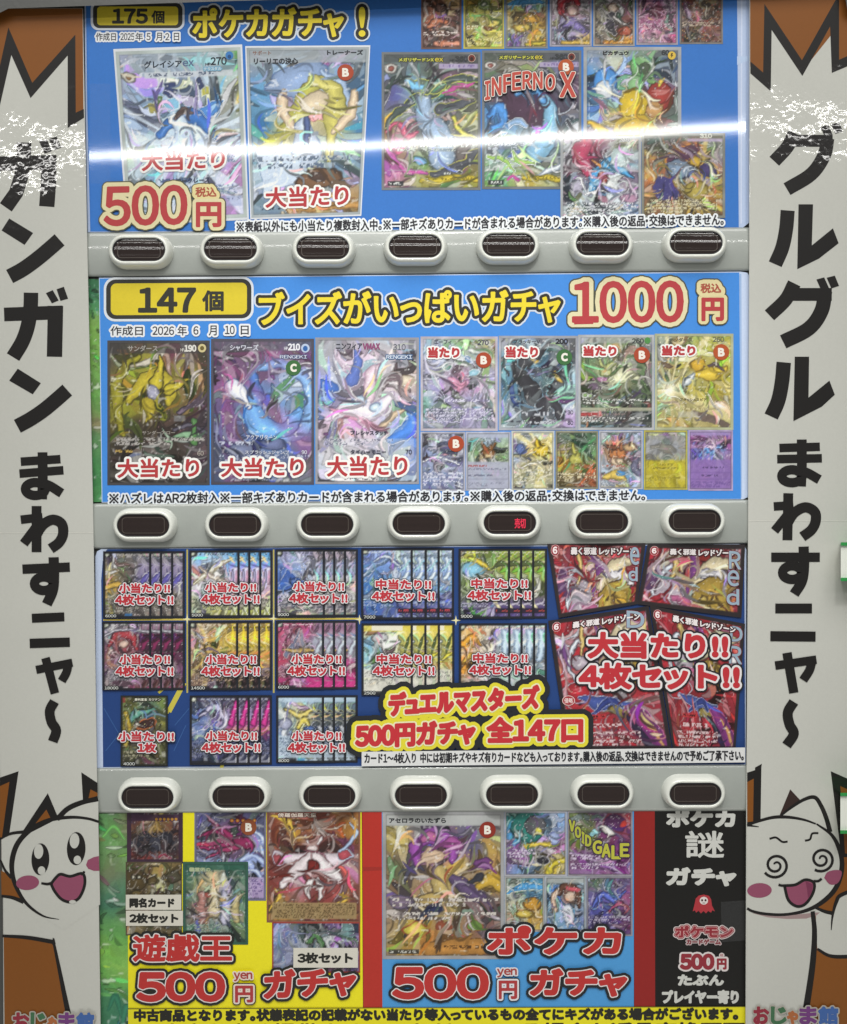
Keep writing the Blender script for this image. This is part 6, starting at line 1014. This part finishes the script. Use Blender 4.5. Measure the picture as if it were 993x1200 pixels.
for r, c in ((13.5, '23262a'), (9, '24272a'), (7.6, 'd9cf36'), (3.6, 'e4dfb8'), (1.9, 'bc2f36')):
    k.text('デュエルマスターズ', (457, 813, 631, 838), [(r, c)], -9)
    k.text('500円ガチャ', (418, 850, 556, 876), [(r, c)], -5.5); k.text('全147口', (572, 842, 682, 869), [(r, c)], -1)
k.build('headline', M_INK, p3)
k = Ink(HT + .0018); k.poly([(424, 881), (873.3, 876), (873.3, 893.4), (424, 898)], 'd5d6d6')
k.text('カード1～4枚入り 中には初期キズやキズ有りカードなども入っております。購入後の返品、交換はできませんので予めご了承下さい。', (427.5, 882.8, 871.5, 894.6), [(0.42, '25252a')], -3.6)
k.build('notice_strip', M_INK, p3)

# ---------------------------------------------------------------- bottom tier
bk4 = tag(empty('backing_sheet', 132, 1076), 'green meadow backing sheet showing left of the yellow poster at the bottom', 'backing sheet')
k = Ink(0.0006)
k.grid([(116, 953.5), (160, 953), (162, 1260), (119, 1260)], picture(44, 307, 42, [(.3, .03, '4a7a52'), (.8, .05, '8a6a54'), (.3, .1, '5a9a54'), (.7, .13, '6aa25a'), (.4, .2, '86705a'), (.5, .25, '3f7e66'), (.3, .33, '2f6a5a'), (.8, .36, '6a6a50'), (.5, .43, '5a9a50'), (.3, .5, '7ab04a'), (.7, .58, '86b456'), (.4, .66, '6aa84e'), (.3, .74, '3f7a58'), (.7, .8, '35705a'), (.5, .9, '3a7458')], [('st', [(.1, .09), (.4, .05), (.7, .1)], (.05, .1, .03), '6aae5a'), ('st', [(.2, .75), (.4, .7), (.6, .8)], (.05, .2, .05), '2f6e54'), ('st', [(.5, .86), (.7, .74), (.9, .84)], (.05, .22, .05), '337258')], cells=150, line=.3, jit=.07, step=1.2))
k.build('meadow_print', M_INK, bk4)
HP4 = 0.0012
py = tag(empty('display_poster', 286, 1066), 'yellow poster at bottom left priced 500 yen, beside the red stripe', 'poster')
sheet('poster_sheet', [(149.5, 952.6), (424, 951.3), (425.5, 1181.5), (150.5, 1182)], HP4, M_INK, 'e6dc1e', py)
HC = HP4 + .0003; HT = HC + .0009
e1 = card(py, HC, (149, 948, 214.5, 1012), 101, [(.2, .1, '4a3450'), (.8, .1, '5a3a54'), (.3, .4, 'a8703c'), (.5, .3, 'b48a44'), (.75, .35, '8a5a3c'), (.5, .6, '33323c'), (.25, .6, '2a2a34'), (.8, .65, '3a2c34'), (.3, .9, '8a3a34'), (.6, .9, '7a4030')], [('bx', .03, .1, .97, .22, '4a3048', .9), ('bx', .1, .25, .9, 1, '2c2430', .25), ('st', [(.15, .75), (.3, .5), (.5, .55)], (.03, .18, .06), '26282f', '6a5a54'), ('st', [(.88, .75), (.72, .5), (.52, .55)], (.03, .18, .06), '26282f', '6a5a54'), ('bl', .5, .62, .1, .16, 0, '3c404c', '191a20'), ('st', [(.4, .4), (.5, .32), (.62, .4)], .05, 'c09a4a'), ('st', [(.55, .9), (.68, .84), (.8, .92)], .05, 'a03a50', 'c8b0b0')], [], ('3c2838', 5), cells=90, line=.8, label='dark plum-framed card')
k = Ink(HC + .0004)
for i in range(6): k.ell(183.5 + i * 4.6, 960, 1.7, 1.7, 'c08a3a')
k.build('star_row', M_INK, e1)
e2 = card(py, HC, (228, 950, 312, 1055.5), 102, [(.2, .05, '5a5a80'), (.7, .05, '6a6a9a'), (.15, .3, '6a7088'), (.4, .35, '6a3a5c'), (.6, .3, '7a3050'), (.9, .3, '8fa0d0'), (.3, .6, '8a94b8'), (.8, .55, '9fb2dc'), (.6, .75, '8a9ad0'), (.9, .9, 'a490c0'), (.3, .9, '8088a8')], [('st', [(.05, .3), (.3, .22), (.55, .35)], (.02, .05, .08), '8a2c58', '3a2030'), ('st', [(.05, .42), (.3, .4), (.6, .36)], (.02, .04, .1), '8f2f5c', '3a2030'), ('st', [(.15, .52), (.35, .46), (.6, .4)], (.01, .04, .08), '93385f', '3a2030'), ('st', [(.2, .1), (.4, .22), (.6, .34)], (.02, .05, .1), '8a2c58', '3a2030'), ('bl', .68, .36, .14, .08, 20, '842a54', '301c28'), ('pg', [(.5, .12), (.55, .3), (.62, .24)], '3f4a44', '22262a'), ('st', [(.65, .55), (.85, .5), (1, .62)], .06, 'a8b8e4', '6a7ab4'), ('st', [(.6, .68), (.82, .66), (1, .8)], .05, 'b4c2e8', '6a7ab4'), ('st', [(.72, .2), (.9, .25), (1, .4)], .05, 'b8c6ea', '6a7ab4'), ('bx', .72, .74, .98, .96, 'b09cc4', .7), ('tx', .76, .95, 5, .74, .96, '6a5a8a')], [], ('6a6a86', 2.4), cells=110, line=.5, label='pale blue card with magenta tendrils')
k = Ink(HC + .0004)
for i in range(5): k.ell(272 + i * 6.6, 961.5, 2.3, 2.1, 'b4682c'); k.ell(272 + i * 6.6, 961.5, 1.1, 1.0, 'd8a050')
k.build('star_row', M_INK, e2)
mark(e2, HT, 291.5, 969.5, 9.3, 'B', '8a4a2c')
e3 = card(py, HC + .0001, (147.5, 1010, 213.5, 1096), 103, [(.2, .2, '4f4430'), (.6, .1, 'a08a50'), (.9, .1, '6a5a3c'), (.3, .4, '4a4030'), (.6, .4, 'a8a06a'), (.9, .35, '5a5c4c'), (.3, .6, 'b0a468'), (.8, .6, '6a6a50'), (.5, .9, '5a5038')], [('bl', .18, .24, .2, .19, 0, '4f4228', '2c2618'), ('bl', .14, .2, .03, .02, 0, 'd8d4c0', '2c2618'), ('bl', .23, .2, .03, .02, 0, 'd8d4c0', '2c2618'), ('bl', .48, .26, .07, .06, 0, '55482c', '2c2618'), ('bl', .85, .2, .12, .1, 0, '4a4636', '2c2618'), ('bl', .6, .44, .08, .05, 0, '5a5036', '2c2618'), ('bl', .73, .3, .04, .03, 0, '5a5036', '2c2618'), ('bl', .2, .45, .1, .05, 0, '6a5c38', '2c2618'), ('bl', .85, .42, .1, .04, 0, '5c543c', '2c2618')], [], ('5a5038', 1.2), cells=80, line=.6, label='olive card with round fuzzy blobs')
e4 = card(py, HC + .0003, (214.5, 1010, 291, 1107), 104, [(.2, .08, '2f5a4c'), (.8, .08, '3a6454'), (.1, .4, '3a5c44'), (.35, .35, 'b0a484'), (.5, .25, 'd0b88a'), (.65, .35, 'b8b4c4'), (.9, .4, '4f7a5a'), (.35, .6, '9a6a64'), (.65, .6, '9aa0b0'), (.5, .75, '8a948a'), (.2, .9, '34584c'), (.8, .9, '3a6054')], [('bx', .02, .02, .98, .1, '2c5c4c', .8), ('bx', .08, .17, .92, .2, 'b8b49a', .3), ('so', .47, .22, .1, 'e8d4a0', .8), ('st', [(.47, .24), (.46, .4), (.47, .6)], (.05, .12, .2), 'c4b896', '6a6a54'), ('st', [(.3, .4), (.28, .55), (.3, .7)], .1, 'a87a72', '5a4a44'), ('st', [(.64, .4), (.66, .55), (.64, .7)], .12, 'b8b8cc', '5a6070'), ('st', [(.82, .45), (.8, .6), (.82, .7)], .1, 'b4a878', '5a5c44'), ('st', [(.15, .66), (.5, .6), (.9, .64)], .03, 'c0b4bc'), ('bl', .38, .4, .05, .04, 0, '9a5048'), ('bl', .6, .46, .05, .04, 0, 'b49a6a'), ('tx', .75, .95, 5, .06, .6, '9aaca0', '34584c')], [('精霊術の', .1, .07, .42, .115, (0.2, 'a8b490'))], ('2f5648', 3.2), cells=110, line=.6, label='green-framed card with pale glowing columns')
e5 = card(py, HC, (312.7, 944, 422.5, 1081), 105, [(.15, .1, '8a4a34'), (.3, .2, 'b08a3c'), (.5, .12, '6a2c28'), (.85, .12, 'a8803c'), (.2, .4, '7a3a34'), (.5, .4, 'c9a8a8'), (.8, .35, '6a3434'), (.15, .6, '8a4038'), (.35, .6, 'b8a4b4'), (.55, .62, '8a3030'), (.75, .62, 'c0b0b8'), (.5, .8, '6a3430'), (.15, .9, 'a07840'), (.9, .85, '7a4034'), (.5, .93, '8a7a54')], [('ry', .5, .4, 20, '5a2420', .5), ('st', [(.1, .42), (.3, .46), (.46, .42)], (.06, .14, .06), 'cfc4cc', '7a4a50'), ('st', [(.9, .42), (.72, .46), (.54, .42)], (.06, .14, .06), 'cfc4cc', '7a4a50'), ('st', [(.48, .42), (.34, .55), (.16, .68)], (.08, .14, .05), 'd6ccd0', '7a4a50'), ('st', [(.52, .42), (.66, .55), (.8, .66)], (.08, .14, .05), 'd6ccd0', '7a4a50'), ('bl', .5, .52, .06, .07, 0, '7a2824', '3f1818'), ('st', [(.46, .64), (.42, .72), (.46, .8)], (.05, .07, .02), 'd8cfd0', '6a3030'), ('st', [(.54, .64), (.58, .72), (.55, .8)], (.05, .07, .02), 'd8cfd0', '6a3030'), ('st', [(.42, .28), (.5, .36), (.58, .28)], .03, 'd8d0d2', '7a4a50'), ('bl', .49, .36, .06, .04, 0, 'd6c8c8', '8a5a58'), ('bl', .84, .42, .07, .055, -20, 'b4505c', 'b4c4dc'), ('bl', .12, .46, .06, .05, 20, 'a85058', 'b0a8b8'), ('st', [(.8, .4), (.95, .25), (.9, .16)], (.03, .06, .01), 'a8bcdc'), ('st', [(.02, .9), (.12, .8), (.08, .7)], (.02, .05, .01), 'd0ac48'), ('st', [(.75, .84), (.85, .8), (.82, .74)], (.02, .05, .01), 'd0ac48'), ('st', [(.05, .1), (.25, .14), (.3, .28)], (.02, .06, .01), 'cfae48'), ('bx', .06, .83, .96, .97, 'a08a60', .9), ('tx', .84, .965, 5, .08, .94, '55432e'), ('tx', .84, .965, 5, .08, .94, '6a5838')], [('傍羅伽羅天童', .12, .065, .53, .1, (0.8, '5a2c24'), (0.1, 'd8ccc0'))], ('8a5a48', 2), cells=120, line=.65, label='crimson card with white flowing robes shape')
e6 = card(py, HC + .0002, (319, 1080.5, 422.3, 1140), 106, [(.1, .2, '4a5a9a'), (.2, .6, '8a90b0'), (.4, .3, '4f6a4a'), (.6, .3, '5a4a72'), (.8, .3, '7a5a94'), (.95, .5, '8a7aa8'), (.4, .7, '5a5a7a'), (.8, .7, '6a5a84')], [('bx', .01, .05, .3, .98, '8a90ac', .4), ('st', [(.1, .3), (.2, .2), (.28, .4)], .04, '4a64a8', 'c0c8dc'), ('st', [(.42, .4), (.5, .25), (.58, .42)], .05, '4f7a4c', '2a3028'), ('st', [(.65, .5), (.8, .3), (.95, .5)], (.02, .06, .02), '9a6ab0', 'd0c0d8'), ('bl', .85, .2, .06, .1, 0, '6a8a8c', 'b4c4c8'), ('sp', 40, 'c4c4d8', 1)], [], ('9a4038', 1.6), cells=110, line=.85, label='violet picture strip')
k = Ink(HT + .0004)
for st, b, r3 in (('遊戯王', (157, 1096, 271, 1126), (5.6, 2.7, 1.3)), ('500', (162, 1141, 262, 1172), (6.6, 3.6, 2.4)), ('ガチャ', (311, 1139, 416, 1171), (6.2, 3.2, 2.0))):
    for r, c in zip(r3, ('20221f', 'dcd4d2', 'b3302e')): k.text(st, b, [(r, c)], -6 if st == 'ガチャ' else 0)
k.text('yen', (274.5, 1140, 295.5, 1149.5), [(2.0, 'dccfc4'), (0.45, 'a0403a')]); k.text('円', (276.5, 1156, 296, 1174), [(4.0, '2c2c26'), (2.9, 'dccfc4'), (0.9, 'a8383a')])
k.build('headline', M_INK, py)
def paper(bx, tbx, st, label, h):
    o = tag(sheet('paper_label', quad(*bx), .0004, M_INK, 'cfccc0', None, h), label, 'paper label')
    k = Ink(h + .0005); k.text(st, tbx, [(0.75, '23231f')])
    t = k.build('lettering', M_INK, o); return o
paper((147.6, 1048.5, 212.6, 1066.2), (152.5, 1053, 204, 1063), '同名カード', 'white paper label reading same-name card, above the two-card label', HT + .0002)
paper((147.8, 1067.2, 214.6, 1085), (152.5, 1071, 208.5, 1081.3), '2枚セット', 'white paper label reading two-card set, above the large red kanji', HT + .0002)
paper((344, 1110.8, 419.6, 1134), (349.5, 1117, 413, 1128.4), '3枚セット', 'larger white paper label reading three-card set, on the violet strip', HT + .0024)
pb = tag(empty('display_poster', 594, 1066), 'blue poster with red left stripe at bottom centre, priced 500 yen', 'poster')
sheet('poster_sheet', [(424.6, 951.3), (743, 950.3), (743, 1180), (426, 1181.4)], HP4, M_INK, '4a94cf', pb)
k = Ink(HP4 + .0001); k.poly([(424.6, 951.3), (447.6, 951.2), (448.3, 1181), (426, 1181.4)], 'b03026'); k.poly([(424.8, 1016), (447.8, 1016), (447.8, 1020), (424.8, 1021)], '9c2c24'); k.build('red_stripe', M_INK, pb)
f1 = card(pb, HC, (448.5, 950.5, 591, 1124), 111, [(.2, .03, '9a9c9a'), (.7, .03, 'a2a4a2'), (.1, .2, 'a08a3a'), (.25, .3, '3a4478'), (.45, .16, '4a4a6a'), (.75, .2, '5a5a7a'), (.9, .3, '8a7a3c'), (.35, .3, '8a4a94'), (.55, .28, '9a5a98'), (.6, .42, 'b09440'), (.15, .45, '6a6438'), (.85, .45, 'a88c44'), (.4, .52, 'b8a064'), (.15, .62, '7a6a7c'), (.5, .62, '8a7854'), (.8, .58, '6a5872'), (.25, .8, 'b49a44'), (.6, .8, '8a6a44'), (.9, .75, '7a5a58'), (.4, .93, '9a6c34')], [('bx', .0, .0, 1, .1, 'a4a7a6', .85), ('bx', .02, .028, .98, .092, 'b4b7b6', .8), ('so', .15, .2, .1, 'd0b858', .7), ('so', .62, .36, .08, 'e0c060', .8), ('so', .9, .25, .1, 'b8a04c', .6), ('st', [(.3, .34), (.28, .22), (.42, .17), (.58, .2), (.58, .32)], (.06, .14, .06), '8f4c9c', '4a2c58'), ('bl', .38, .18, .08, .035, -10, 'b86a9c', '6a3a64'), ('bl', .58, .22, .07, .05, 10, 'a8589c', '6a3a64'), ('bl', .42, .3, .085, .06, 0, 'd8bca0', '7a5a64'), ('st', [(.46, .4), (.48, .52), (.5, .64)], (.1, .16, .24), 'b8a46a', '5a4a34'), ('st', [(.56, .44), (.7, .52), (.82, .58)], (.06, .12, .08), '5a4a6c', '34304a'), ('st', [(.8, .5), (.9, .46), (.98, .52)], (.06, .12, .06), 'b8983c', '5a4a24'), ('st', [(.7, .48), (.8, .44)], (.02, .05), '33343c'), ('bl', .83, .36, .07, .04, -15, '7a4a84', '4a2c54'), ('bl', .4, .6, .1, .06, 0, 'c0a868', '5a4a34'), ('bl', .42, .67, .09, .05, 0, '2c3050'), ('bl', .15, .6, .1, .05, 0, '82728a', '4a4458'), ('bl', .27, .8, .1, .05, 0, 'b8b040', '8a3a2c'), ('so', .27, .8, .06, 'ffe680', .9), ('bl', .77, .77, .06, .045, 0, '6a8a44', '8a4a34'), ('bl', .5, .77, .06, .04, 0, '8a4a34'), ('sp', 60, 'd0bc70', 1.2), ('tx', .585, .65, 2, .08, .96, 'd5d0c8', '5a5054'), ('tx', .68, .74, 2, .08, .94, 'd5d0c8', '5a5054'), ('st', [(.38, .925), (.97, .915)], .11, 'a8783c', '5a4024'), ('tx', .905, .935, 1, .42, .9, '4a3018'), ('bx', .05, .935, .3, .965, '2c2c2a', .85), ('tx', .94, .962, 1, .06, .28, 'd0d0c8')], [('アセロラのいたずら', .055, .047, .52, .08, (0.3, '26282c'))], ('98999b', 4.2), cells=150, line=.5, label='gold and purple card with glowing lights')
mark(f1, HT, 571.5, 972.5, 9.6, 'B', '8a2f22')
sm = [((591.3, 950.5, 664.5, 1026.8), 112, [(.2, .1, '2f7a74'), (.5, .2, '3a6a70'), (.85, .15, '7a9ac8'), (.2, .4, '4a8ac0'), (.5, .45, 'b09ac0'), (.85, .45, 'c084b8'), (.2, .65, 'b070b4'), (.6, .65, 'a89a4a'), (.3, .9, '6a84b4'), (.8, .9, 'c0ae48')], [('bl', .38, .24, .26, .24, 0, '2f7d74', '1c4a48'), ('bl', .5, .22, .16, .15, 0, '5a5a60', '34383c'), ('bl', .22, .36, .07, .06, 0, 'd8dcd8', '2a3c3c'), ('bl', .54, .3, .05, .045, 0, 'c8c04a'), ('st', [(.3, .55), (.5, .5), (.75, .52)], (.03, .08, .03), 'c8b44a', '6a5c38'), ('bl', .8, .42, .08, .08, 0, 'a4b4dc', '6a74a8'), ('tx', .58, .72, 3, .05, .5, 'd8cfe0', '6a5a84'), ('bl', .6, .75, .1, .06, 0, '2c2c34', 'b0b0b8'), ('st', [(.7, .95), (.8, .8), (.95, .76)], .08, 'c8b83c', '6a6030'), ('sp', 30, 'e0d8ec', 1)], 'a4a4ac', 'teal blob card'),
      ((665, 950.5, 741.5, 1026.8), 113, [(.2, .1, '6a7a4a'), (.6, .1, '5a3a64'), (.9, .15, '8a3a4a'), (.2, .4, '7a8a3a'), (.6, .35, '6a2c64'), (.9, .4, '55305c'), (.3, .65, '6a4a74'), (.7, .7, '7a3c7c'), (.4, .92, '8a6a94'), (.85, .92, '6a2c6c')], [('bl', .72, .2, .18, .17, 0, '4f2a52', '8a3c50'), ('bl', .64, .3, .12, .05, 20, 'd8d4d0', '33203a'), ('bl', .86, .2, .06, .05, -20, 'b83a34'), ('st', [(0, .62), (.4, .75), (.9, .98)], (.02, .06, .02), 'b8a4c4'), ('tx', .66, .76, 2, .05, .94, 'd0c4d8', '4a2c54'), ('tx', .8, .9, 2, .05, .94, 'd0c4d8', '4a2c54')], '8c8890', 'purple card with VOID GALE lettering'),
      ((591.3, 1027, 638.5, 1092), 114, [(.2, .1, '8a9a8a'), (.7, .15, '4a8ab8'), (.3, .35, 'a8b0a0'), (.7, .4, '4f86ac'), (.5, .6, 'b8a05a'), (.75, .7, 'c0983c'), (.3, .85, '9a9a94')], [('st', [(.05, .3), (.5, .18), (.95, .2)], (.04, .2, .08), '4a90c4', 'd8dcc8'), ('bl', .7, .5, .2, .15, 10, 'c09038', '5a4020'), ('bl', .5, .68, .2, .08, 0, 'ceb858', '6a5424')], '9a9a98', None),
      ((638.8, 1027, 686.8, 1092), 115, [(.3, .06, 'a0a8a8'), (.2, .3, '5a9ac8'), (.5, .3, '6a4a3c'), (.8, .3, 'a0b8cc'), (.3, .6, '8ab0d0'), (.6, .6, 'b8b4bc'), (.8, .7, '4a6a9c'), (.4, .9, '6a8ab0')], [('bx', 0, 0, 1, .12, 'aab0ae', .8), ('st', [(.35, .3), (.5, .18), (.78, .26), (.85, .55)], (.1, .16, .06), '5a3c30', '34241e'), ('bl', .62, .36, .14, .12, 0, 'd6bca8', '6a4a40'), ('st', [(.55, .22), (.8, .24)], .1, 'b4505c'), ('st', [(.25, .6), (.2, .4), (.3, .25)], (.1, .1, .06), 'd3b8a4', '6a5448'), ('st', [(.55, .6), (.6, .75)], .25, 'c6ccd8', '4a6488')], '9aa0a4', None),
      ((687.1, 1027, 741.5, 1097), 116, [(.2, .1, '5a6a54'), (.7, .1, '5a4a6c'), (.3, .35, '6a5a9c'), (.6, .35, '4f74b4'), (.85, .4, '8a4a74'), (.3, .65, '4a4a94'), (.7, .65, '6a3a6c'), (.5, .9, '55406a')], [('st', [(.15, .5), (.35, .3), (.6, .4), (.85, .25)], (.04, .12, .03), '5a6ac0', '2c2c54'), ('st', [(.5, .6), (.7, .45), (.95, .55)], (.03, .08, .02), 'a04a6c', '3c2038'), ('tx', .66, .8, 3, .05, .94, 'c4bcd0', '40345c'), ('sp', 24, 'c0c8e4', 1)], '86828c', None)]
for bx, sd, pts, ops, fr, lb in sm:
    o = card(pb, HC, bx, sd, pts, ops, (), (fr, 2.2), cells=90, line=.65, label=lb)
    if sd == 113:
        k = Ink(HC + .0004)
        for ch, x, y in zip('VOID', (667.5, 674.5, 682.5, 686.5), (961, 968.5, 975, 978.5)): k.text(ch, (x, y, x + (2 if ch == 'I' else 6), y + 12), [(1.7, '3f2c4a'), (0.8, 'a9ae3e')], 1.5)
        for ch, x, y in zip('GALE', (695.5, 706, 717.5, 727.5), (985.5, 989.5, 991.5, 989)): k.text(ch, (x, y, x + 9.5, y + 14.5), [(2.0, '3f2c4a'), (0.9, 'b4b440')], 0)
        k.build('green_title', M_INK, o)
k = Ink(HT + .0004)
for st, b, r3, tl in (('ポケカ', (573, 1086.5, 726.5, 1117), (6.4, 3.3, 2.1), 0), ('500', (462, 1135, 571, 1169), (6.6, 3.6, 2.4), 0), ('ガチャ', (623, 1137, 733.5, 1167), (6.4, 3.3, 2.1), -1)):
    for r, c in zip(r3, ('1d2124', 'dcd8d8', 'b3302e')): k.text(st, b, [(r, c)], tl)
k.text('yen', (583, 1135.5, 605.5, 1145), [(2.0, 'd3d4d8'), (0.45, 'a0403a')]); k.text('円', (585.5, 1150, 605.5, 1170), [(4.0, '24282c'), (2.9, 'd8d8dc'), (0.9, 'a8383a')])
k.build('headline', M_INK, pb)
pk = tag(empty('display_poster', 808, 1064), 'black poster with white lettering at bottom right and dark red edge', 'poster')
sheet('poster_sheet', [(743.2, 950.3), (866, 949.6), (871.6, 951.6), (873.8, 957), (874.4, 1179), (743.2, 1180)], HP4, M_INK, '12110f', pk)
k = Ink(HP4 + .0001); k.poly([(743.2, 950.3), (767.5, 950.2), (768, 1179.8), (743.4, 1180)], '8c1f1c'); k.build('red_stripe', M_INK, pk)
L = [(1.0, 'c6c7c2')]
for st, b, r in (('ポケカ', (782.5, 950, 860.5, 968), 1.6), ('謎', (804, 974.5, 848, 1004.5), 0.8), ('ガチャ', (782.5, 1018, 861.5, 1037), 1.7), ('たぶん', (795.5, 1143, 847.5, 1154), 1.1), ('プレイヤー寄り', (777, 1161, 865, 1175.5), 1.1)): words(pk, 'lettering', HC, [(st, b, [(r, 'c6c7c2')])])
k = Ink(HC); k.text('ポケモン', (792, 1085.5, 858.5, 1098), [(3.2, 'cfc4c2'), (2.2, '7a3038'), (1.4, 'cf9a9a'), (0.7, '8c2a34')]); k.text('カードゲーム', (805, 1101, 844.5, 1106.6), [(1.5, 'b8aaaa'), (0.4, '7a2c34')]); k.build('game_logo', M_INK, pk)
k = Ink(HC); k.text('500', (798.5, 1119, 836, 1135), [(3.6, 'd4cccb'), (1.6, '8c2c36')]); k.text('円', (841, 1124, 851, 1135.5), [(3.0, 'd4cccb'), (0.8, '8c2c36')]); k.ell(846, 1119.5, 3.2, 3, 'd4cccb'); k.text('税', (844, 1117.6, 848, 1121.4), [(0.05, '8c2c36')]); k.build('price_lettering', M_INK, pk)
k = Ink(HC)
gh = [(812, 1068), (814, 1060), (815.5, 1053), (819, 1049.5), (825, 1048.3), (831, 1049.8), (833.6, 1054), (834.5, 1061), (838, 1068), (834.8, 1066.6), (833.6, 1069.6), (830, 1067.4), (827.6, 1070.4), (824.6, 1067.6), (821.6, 1070.4), (818.8, 1067.2), (816, 1069.6), (814.6, 1066.8)]
k.poly(gh, 'a8323a'); k.ell(825, 1055.5, 4.9, 4.6, 'd8cfcc'); k.ell(823, 1055, 1.2, 1.4, '3a1c1e'); k.ell(827, 1055, 1.2, 1.4, '3a1c1e'); k.stroke([(823.4, 1058.2), (826.6, 1058.2)], .7, '3a1c1e', False)
k.build('ghost_icon', M_INK, pk)
cs = tag(sheet('caption_strip', [(150.3, 1182.4), (873.8, 1179.8), (874.6, 1250), (151, 1250)], .0005, M_INK, 'e0d71f', None, HP4 + .0002), 'yellow caption strip with bold black text along the bottom edge', 'caption strip')
for t, bx in (('中古商品となります。状態表記の記載がない当たり等入っているもの全てにキズがある場合がございます。', (158, 1183.5, 864.5, 1196.5)), ('大変お安く提供させていただいている場合も返品交換不可', (190, 1200.5, 872, 1215))):
    words(cs, 'caption_lettering', HP4 + .0009, [(t, bx, [(1.0, '23231c')], -2)])
k = Ink(HP4 + .0008); k.poly([(150.3, 1181.6), (873.8, 1179.2), (873.8, 1180.2), (150.3, 1182.8)], '6a651c'); k.build('edge_line', M_INK, cs)

# ---------------------------------------------------------------- tape and neighbouring shelf tags
def tape(q, label, h):
    o = tag(sheet('clear_tape', q, .0002, M_TAPE, 'ffffff', None, h), label, 'tape', 'clear tape pieces on the posters'); return o
tape(quad(106, 98, 129.5, 215), 'strip of wrinkled clear tape on the left edge of the top blue poster', HP + .0003)
tape([(845, 1057), (873, 1055), (873, 1102), (846, 1104)], 'small piece of clear tape on the right edge of the black poster', HC + .0006)
for y0, y1, x0, lb in ((635.5, 681, 985.5, 'white shelf tag with green edges beside the right panel, level with the third poster'), (929, 977, 985, 'white shelf tag with green edges beside the right panel, next to the spiral-eyed cat')):
    t = tag(empty('shelf_tag', 1010, (y0 + y1) / 2, .02), lb, 'shelf tag', 'green edged tags at the right edge')
    sheet('tag_card', quad(x0, y0 + 4, 1050, y1 - 4), .030, M_WHITE, 'ffffff', t, .010)
    sheet('green_edge', quad(x0, y0, 1050, y0 + 3.9), .033, M_GREEN, 'ffffff', t, .010)
    sheet('green_edge', quad(x0, y1 - 3.9, 1050, y1), .033, M_GREEN, 'ffffff', t, .010)
